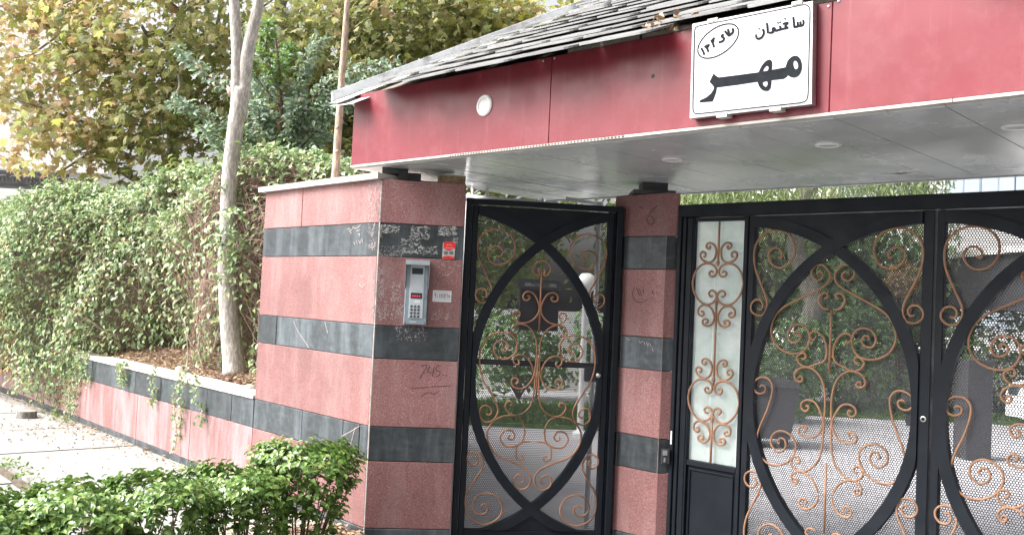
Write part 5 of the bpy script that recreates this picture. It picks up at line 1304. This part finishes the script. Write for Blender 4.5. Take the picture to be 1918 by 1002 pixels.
# small leaved shrub tree
def shrub_tree():
    b = aty(527, 345, 8.9); r_ = root('shrub_tree', 'small leaved bluish green young tree between forked trunk and stake', 'tree', (b.x, b.y, .9)); rr = np.random.default_rng(8)
    m_ = MB(); Yb = 8.9
    m_.tube(smooth_path([Vector((b.x, b.y, .9)), aty(527, 340, Yb), aty(528, 250, Yb), aty(525, 160, Yb), aty(518, 90, Yb), aty(512, 40, Yb)], 3), [.03 - .0014 * i for i in range(16)], 8)
    sprays = [((527, 250), (400, 150), (330, 90)), ((527, 300), (400, 225), (318, 190)), ((527, 230), (560, 150), (600, 70)), ((527, 290), (600, 190), (700, 140)), ((530, 270), (620, 150), (745, 118)), ((525, 200), (470, 130), (455, 60)), ((527, 180), (500, 100), (505, 40)),
        ((527, 320), (590, 230), (640, 190)), ((527, 330), (560, 290), (610, 250)), ((527, 330), (480, 290), (450, 230)), ((527, 310), (550, 220), (570, 120)), ((527, 340), (500, 320), (470, 290)), ((527, 335), (570, 320), (600, 300)), ((527, 240), (480, 200), (460, 140)), ((528, 300), (545, 250), (555, 190)), ((527, 330), (440, 300), (380, 240)),
        ((560, 280), (640, 200), (690, 160)), ((520, 150), (530, 110), (545, 90)), ((527, 300), (500, 250), (480, 190)), ((527, 335), (550, 330), (560, 300))]
    P, D = [], []
    for (a_, c_, e_) in sprays:
        y0 = Yb + rr.uniform(-.1, .1); y2 = Yb + rr.uniform(-.7, .5)
        sp = smooth_path([aty(*a_, y0), aty(c_[0], c_[1], (y0 + y2) / 2), aty(e_[0], e_[1], y2)], 22)
        m_.tube(sp[::4] + [sp[-1]], [.010 - .0006 * i for i in range(len(sp[::4]) + 1)], 5)
        for i in range(4, len(sp)):
            t_ = np.array(sp[i] - sp[i - 1]); t_ /= np.linalg.norm(t_)
            for _ in range(7):
                o_ = rr.normal(size=3); o_ -= o_.dot(t_) * t_; o_ /= np.linalg.norm(o_)
                P.append(np.array(sp[i]) + o_ * rr.uniform(0, .07)); D.append(t_ * .6 + o_)
    m_.build('trunk', TWIG, r_, 'all')
    P = np.array(P); D = np.array(D); n = len(P)
    mi = np.where(rr.random(n) < .02, 2, np.where((P[:, 2] > 3.6) & (abs(P[:, 0] - aty(520, 80, 8.9).x) < .25) & (rr.random(n) < .7), 1, 0))
    leaves(r_, OVN, P, rr.normal(size=(n, 3)) * .7 + np.array([-.2, -.4, .9]), D + rr.normal(size=(n, 3)) * .3, rr.uniform(.045, .085, n), [SAGE, LIME, IVYO], 300, mi=mi)
shrub_tree()
# low leafy mass behind the ivy crest
def bush(name, label, c, r, n, mat, size, seed, proto=OV, single=0):
    r_ = root(name, label, 'bush', (c[0], c[1], 0)); rr = np.random.default_rng(seed)
    m_ = MB()
    for i in range(9):
        a_ = rr.uniform(0, 6.28); m_.tube([(c[0], c[1], 0), (c[0] + r[0] * .3 * math.cos(a_), c[1] + r[1] * .3 * math.sin(a_), c[2] * .6), (c[0] + r[0] * .7 * math.cos(a_), c[1] + r[1] * .7 * math.sin(a_), c[2] + r[2] * .4)], [.02, .014, .006], 5)
    m_.build('stem', TWIG, r_, 'all')
    q = rand_unit(n) * (rr.uniform(.3, 1, n) ** .4)[:, None] * np.array(r); q *= (1 + .18 * np.sin(q[:, :1] * 5 + q[:, 2:] * 6 + seed))
    P = q + np.array(c); nrm = q / np.array(r) + rr.normal(size=(n, 3)) * .5 + [0, 0, .4]
    leaves(r_, proto, P, nrm, rr.normal(size=(n, 3)) + [0, 0, -.3], rr.uniform(*size, n), mat, single)
bush('garden_bush', 'leafy bush just behind the pillar wall below the stake', (-1.8, 9.2, 2.3), (.9, .5, .7), 5200, SAGE, (.05, .09), 51)
bush('garden_bush', 'dark bush behind the wall between ivy and shrub tree', (-3.0, 9.8, 2.3), (.9, .5, .75), 4200, FARLEAF, (.06, .10), 52)

# ------------------------------------------------------------------ house at the far left
hs_ = root('neighbour_house', 'pale rendered house with dark iron railing at the far left edge', 'house', (-8.5, 15.5, 0))
x0, x1 = -12, -6.6
def hb_(a, nm, mat, par=hs_): m_ = MB(); m_.box(*a); return m_.build(nm, mat, par)
Yh = 15.5; zz = lambda x, y: aty(x, y, Yh).z; xx = lambda x, y: aty(x, y, Yh).x
xr = xx(120, 370)
hb_((-13, xr, Yh, Yh + .3, 0, zz(30, 400) - .0), 'lower_wall', BRICKW)
hb_((-13, xr + .05, Yh - .12, Yh + .4, zz(30, 398), zz(30, 382)), 'string_course', WOOD)
hb_((-13, xr + .1, Yh - .3, Yh + .4, zz(30, 381), zz(30, 357)), 'balcony_ledge', RENDERW)
hb_((-13, xr, Yh + 1.6, Yh + 2.0, zz(30, 357), 6.6), 'upper_wall', RENDERW)
hb_((-13, xr + .05, Yh - .02, Yh + .02, zz(30, 354), zz(30, 349)), 'rail', IRON); hb_((-13, xr + .05, Yh - .03, Yh + .03, zz(30, 328), zz(30, 321)), 'rail', IRON)
hb_((-13, xr, Yh + .06, Yh + .09, zz(30, 350), zz(30, 326)), 'railing_sheet', simple('railing_panel', (.12, .11, .11), .6, .2, 8), hs_)
m_ = MB()
for k in range(9):
    cx = xx(14 + k * 26 - 60, 340); zc_ = zz(30, 338)
    for sg_ in (-1, 1):
        p_ = [Vector((cx + sg_ * (.02 + .09 * math.cos(a_) * (1 - i * .07)), Yh - .04, zc_ + .09 * math.sin(a_) * (1 - i * .07) * 1)) for i, a_ in enumerate([j * .6 for j in range(11)])]
        m_.tube(p_, .012, 5)
m_.build('railing_scroll', IRON, hs_, 'all')
m_ = MB(); m_.tube([aty(-40, 270, Yh - .2), aty(75, 335, Yh - .2)], .025, 6); m_.build('stay_rod', IRON, hs_)
hb_((-13, xr, Yh + 1.5, Yh + 1.59, zz(30, 300), zz(30, 297)), 'moulding', simple('render_line', (.55, .50, .45), .8, .1, 5))

# ------------------------------------------------------------------ yard beyond the gates
bd_ = root('white_apartment_block', 'white building with blue framed windows beyond the yard at upper right', 'building', (16, 30, 0))
def bb(a, nm, mat, par=bd_): m_ = MB(); m_.box(*a); return m_.build(nm, mat, par)
YB = 27
bb((aty(1540, 350, YB).x, 34, YB, YB + 8, 0, 8.5), 'wall', RENDERW)
bb((aty(1540, 350, YB).x, 34, YB - .04, YB - .003, 5.42, 5.47), 'moulding', WHITEM)
WFR = simple('blue_window_frame', (.46, .54, .62), .5, .1, 5)
for cx in (1612, 1803, 1868, 1930, 1998, 2100):
    wx = aty(cx, 345, YB).x; zt = aty(cx, 352, YB).z
    for zc_ in (zt - .25, zt - 3.4):
        f_ = bb((wx - .5, wx + .5, YB - .08, YB - .004, zc_ - .75, zc_ + .75), 'window', WFR)
        for k in (-1, 1):
            m_ = MB(); m_.box(wx + k * .24 - .2, wx + k * .24 + .2, YB - .10, YB - .082, zc_ - .68, zc_ + .68); m_.build('pane', simple('pale_pane', (.55, .62, .68), .1, .05, 3) if 'pale_pane' not in bpy.data.materials else bpy.data.materials['pale_pane'], f_)
m_ = MB(); m_.tube([aty(1705, 380, YB - .2), aty(1706, 300, YB - .2)], .03, 6); m_.build('drain_pipe', WFR, bd_)
# willow
def willow():
    r_ = root('willow_tree', 'light green willow with hanging shoots above the drive gate', 'tree', (5.0, 15.5, 0)); rr = np.random.default_rng(61)
    m_ = MB(); limb(m_, (5.0, 15.5, 0), (5.0, 15.5, 5.4), .2, .1, 0, 6, 10, 3)
    P = []; T = []
    for i in range(430):
        a_ = rr.uniform(0, 6.28); q = rr.uniform(.2, 1) ** .5; x = 5.0 + 2.35 * q * math.cos(a_); y = 15.5 + 1.5 * q * math.sin(a_); z1 = 5.6 - 1.3 * q ** 2 + rr.normal() * .2; z0 = z1 - rr.uniform(.9, 1.9)
        for z in np.arange(z0, z1, .045): P.append((x + rr.normal() * .04 + .08 * math.sin(z * 3 + a_), y + rr.normal() * .04, z)); T.append((rr.normal() * .35, rr.normal() * .35, -1))
    for j in range(10):
        a_ = j * .63; limb(m_, (5, 15.5, 4.2), (5 + 2 * math.cos(a_), 15.5 + 1.3 * math.sin(a_), 5.0), .06, .015, .5, 5, 5, j)
    m_.build('trunk', BARKG, r_, 'all')
    P = np.array(P); T = np.array(T); n = len(P)
    merged('foliage', SLIM, P, frames(rr.normal(size=(n, 3)) + [0, -.6, .2], T), rr.uniform(.10, .17, n), WILLOW, r_, 'stuff')
willow()
# lawn strips, hedges and things behind the perforated sheets
def lawn(name, label, x0, x1, y0, y1, n):
    m_ = MB(); m_.box(x0, x1, y0, y1, .004, .05); o = m_.build(name, simple(name + '_green', (.09, .16, .04), .95, .4, 10, .8)); o['kind'] = 'structure'
    rr = np.random.default_rng(5); P = np.stack([rr.uniform(x0, x1, n), rr.uniform(y0, y1, n), np.full(n, .045)], 1)
    g_ = merged(name + '_grass', SLIM, P, frames(rr.normal(size=(n, 3)), rr.normal(size=(n, 3)) * .3 + [0, 0, 1]), rr.uniform(.05, .12, n), GRASS, None, 'stuff'); tag(g_, label, 'grass')
lawn('near_lawn', 'short grass of the lawn seen through the small gate', -1.5, 2.3, 11.6, 14.0, 7000)
lawn('far_lawn', 'short grass of the lawn at the back of the yard', 3.2, 9.0, 14.4, 16.2, 8000)
for i, (c, r, n, lb_) in enumerate((((.2, 15.0, .75), (.9, .5, .7), 1700, 'round bush behind the small gate on the left'), ((1.9, 15.6, .8), (1.0, .5, .8), 1900, 'round bush behind the small gate on the right'), ((3.9, 13.6, .6), (.8, .5, .6), 1500, 'low bush behind the glazed side panel'), ((5.6, 15.0, .9), (1.3, .6, .95), 2400, 'broad bush behind the left drive gate leaf'), ((8.3, 15.4, 1.0), (1.3, .6, 1.1), 2200, 'bush behind the mullion of the drive gate'), ((10.6, 15.0, 1.2), (1.2, .6, 1.2), 2000, 'bush behind the right drive gate leaf'))):
    bush('yard_bush', lb_, c, r, n, BUSHIN, (.07, .12), 70 + i)
lp = root('globe_lamp', 'white globe lamp on a white post behind the small gate', 'lamp', tuple(aty(1100, 760, 11)))
c = aty(1098, 530, 11); m_ = MB(); m_.lathe(c, (0, 0, 1), [(.0005, -.125), (.06, -.11), (.105, -.065), (.125, 0), (.105, .065), (.06, .11), (.0005, .125)], 24); m_.build('globe', WHITEP, lp, 'all')
m_ = MB(); m_.lathe((c.x, c.y, 0), (0, 0, 1), [(.09, 0), (.09, .06), (.04, .10), (.035, c.z - .2), (.06, c.z - .16), (.06, c.z - .115), (.0005, c.z - .11)], 16); m_.build('post', WHITEM, lp, True)
# white trellis pipes seen over the small gate
wp = root('white_pipe_frame', 'white steel pipe frame showing above the small gate', 'pipe frame', (.0, 6.6, 2.2))
Q = lambda x, y: aty(x, y, 6.6)
for a_, b_, r_ in (((868, 368), (1045, 384), .018), ((884, 340), (886, 385), .010), ((912, 340), (913, 378), .010), ((1060, 372), (1130, 384), .014), ((886, 364), (905, 350), .005), ((1015, 372), (1022, 382), .006)):
    m_ = MB(); m_.tube([Q(*a_), Q(*b_)], r_, 8); m_.build('pipe', WHITEM, wp, 'all')
for x in (.0, 1.2):
    m_ = MB(); m_.tube([(aty(874, 372, 6.6).x + x * .8, 6.6, 0), (aty(874, 372, 6.6).x + x * .8, 6.6, aty(874 + x * 180, 372, 6.6).z - .02)], .018, 8); m_.build('leg', WHITEM, wp, 'all')
# low white wall, bin, brick planter, gazebo, car
m_ = MB(); m_.box(-2.5, 2.4, 17.0, 17.3, 0, .95); tag(m_.build('yard_wall', RENDERW), 'low white wall across the yard behind the small gate', 'wall')
m_ = MB(); m_.box(2.9, 12.5, 17.6, 17.9, 0, 1.0); tag(m_.build('yard_wall', RENDERW), 'low white wall across the yard behind the drive gate', 'wall')
gz = root('dark_gazebo', 'dark flat roofed shelter behind the right leaf of the drive gate', 'shelter', (8.0, 14.0, 0))
YG = 13.0; gx0, gx1 = aty(1768, 480, YG + 3).x, aty(2180, 480, YG).x; gz0, gz1 = aty(1800, 575, YG).z, aty(1800, 462, YG).z
m_ = MB(); m_.box(gx0, gx1, YG, YG + 3, gz0, gz1); m_.build('fascia', IRON, gz)
m_ = MB(); m_.box(gx0 - .1, gx1 + .1, YG - .1, YG + 3.1, gz1 + .002, gz1 + .10); m_.build('roof_edge', RENDERW, gz)
for x in (gx0 + .3, gx1 - .3):
    for y in (YG + .2, YG + 2.7):
        m_ = MB(); m_.box(x - .07, x + .07, y - .07, y + .07, 0, gz0); m_.build('column', IRON, gz)
bn = root('waste_bin', 'dark green upright waste bin behind the left drive gate leaf', 'bin', tuple(aty(1440, 730, 11.0)))
p = aty(1440, 705, 11); m_ = MB(); m_.box8([(p.x - .28, 10.8, .12), (p.x + .22, 10.8, .12), (p.x + .22, 11.3, .12), (p.x - .28, 11.3, .12)], [(p.x - .36, 10.75, .72), (p.x + .30, 10.75, .72), (p.x + .30, 11.35, .72), (p.x - .36, 11.35, .72)]); m_.build('body', IRON, bn)
m_ = MB(); m_.box8([(p.x - .38, 10.72, .725), (p.x + .32, 10.72, .725), (p.x + .32, 11.38, .725), (p.x - .38, 11.38, .725)], [(p.x - .33, 10.8, .80), (p.x + .27, 10.8, .80), (p.x + .27, 11.3, .80), (p.x - .33, 11.3, .80)]); m_.build('lid', RUB, bn)
for x in (-.2, .14):
    m_ = MB(); m_.lathe((p.x + x, 10.86, .08), (1, 0, 0), [(.0005, 0), (.08, 0), (.08, .05), (.0005, .05)], 14); m_.build('wheel', RUB, bn)
p = aty(1690, 525, 15.2)
bush('autumn_bush', 'small orange leaved bush behind the left drive gate leaf', (p.x, p.y, p.z), (.32, .3, .3), 500, IVYO, (.07, .11), 81)
# white car
car = root('parked_car', 'white car parked in the yard behind the right drive gate leaf', 'car', (7.4, 11.2, 0))
CW = simple('white_car_paint', (.78, .78, .79), .2, .02, 3); 
CX, CY = aty(1880, 740, 12.9).x, 11.2
m_ = MB(); _b = aty(1838, 720, 10.6); m_.bevbox(Plane(_b.x - .16, 10.6, 0), 0, .30, .004, _b.z + .28, -.3, 0, .01); tag(m_.build('dark_bollard_box', IRON), 'dark square utility box standing left of the white parked car', 'utility box')
prof = [(0, .32), (0, .62), (.05, .76), (.30, .84), (1.05, .93), (1.75, 1.38), (2.1, 1.45), (3.0, 1.43), (3.7, 1.05), (4.15, 1.0), (4.25, .8), (4.25, .34), (3.75, .30), (3.68, .5), (3.4, .62), (3.12, .5), (3.05, .28), (1.22, .28), (1.15, .5), (.87, .62), (.6, .5), (.52, .30)]
m_ = MB(); W2 = .84; n = len(prof)
for k, (yy, tuck) in enumerate(((-W2, .05), (-W2 * .96, 0), (W2 * .96, 0), (W2, .05))):
    for (x, z) in prof:
        ty = yy * (1 - .14 * max(0, (z - .9) / .5)); m_.v.append((CX + x + (tuck if x < 2 else -tuck), CY + W2 + ty, z - tuck * .3 * (z > .5)))
for k in range(3):
    for i in range(n): a_ = k * n + i; b_ = k * n + (i + 1) % n; m_.f.append((a_, b_, b_ + n, a_ + n)); m_.mi.append(0)
for k in (0, 3):
    tri = tessellate_polygon([[Vector((x, z, 0)) for x, z in prof]])
    for t_ in tri: m_.f.append(tuple(k * n + i for i in t_)); m_.mi.append(0)
m_.build('body', CW, car, True)
for sgn, y in ((-1, CY - .012), (1, CY + 2 * W2 + .012)):
    for pts in ([(1.2, .97), (1.78, 1.34), (2.25, 1.38), (2.25, .97)], [(2.32, .97), (2.32, 1.38), (2.95, 1.36), (3.4, 1.05), (3.3, .97)]):
        m_ = MB(); f_ = lambda z: y + (-sgn) * .118 * (z - .9) / .5 - sgn * 0
        m_.box8([(CX + a_, f_(z_), z_) for a_, z_ in pts[:4]], [(CX + a_, f_(z_) - sgn * .01, z_) for a_, z_ in pts[:4]]); m_.build('side_window', WGLASS, car)
for x in (.87, 3.4):
    for y in (CY + .0, CY + 2 * W2 - .2):
        m_ = MB(); m_.lathe((CX + x, y, .31), (0, 1, 0), [(.0005, 0), (.19, .005), (.2, 0), (.30, 0), (.31, .03), (.31, .17), (.29, .2), (.0005, .2)], 24); wh = m_.build('wheel', RUB, car, True)
        m_ = MB(); m_.lathe((CX + x, y - .004, .31), (0, 1, 0), [(.0005, 0), (.18, 0), (.19, .004)], 16); m_.build('rim', ALU, wh)
for y in (CY + .15, CY + 1.35):
    m_ = MB(); m_.box(CX - .012, CX + .03, y, y + .22, .62, .74); m_.build('headlight', WGLASS, car)
# unseen building added behind the camera to block sky light and darken the fronts
ob = root('shading_building', 'unseen stone faced building with rows of windows, added across the street to shade the gate fronts', 'building', (14, -11, 0))
m_ = MB(); m_.box(-3, 34, -24, -11, 0, 8); m_.build('wall', simple('beige_stone_facing', (.30, .27, .23), .8, .15, 3, .2), ob)
for r_ in range(2):
    for c_ in range(9):
        x = -.5 + c_ * 4; m_ = MB(); m_.box(x - .9, x + .9, -10.995, -10.93, 1.4 + r_ * 3.3, 3.1 + r_ * 3.3); f_ = m_.build('window', IRON, ob)
        m_ = MB(); m_.box(x - .82, x + .82, -10.928, -10.92, 1.48 + r_ * 3.3, 3.02 + r_ * 3.3); m_.build('pane', WGLASS, f_)
for m in list(bpy.data.meshes):
    if m.users == 0: bpy.data.meshes.remove(m)
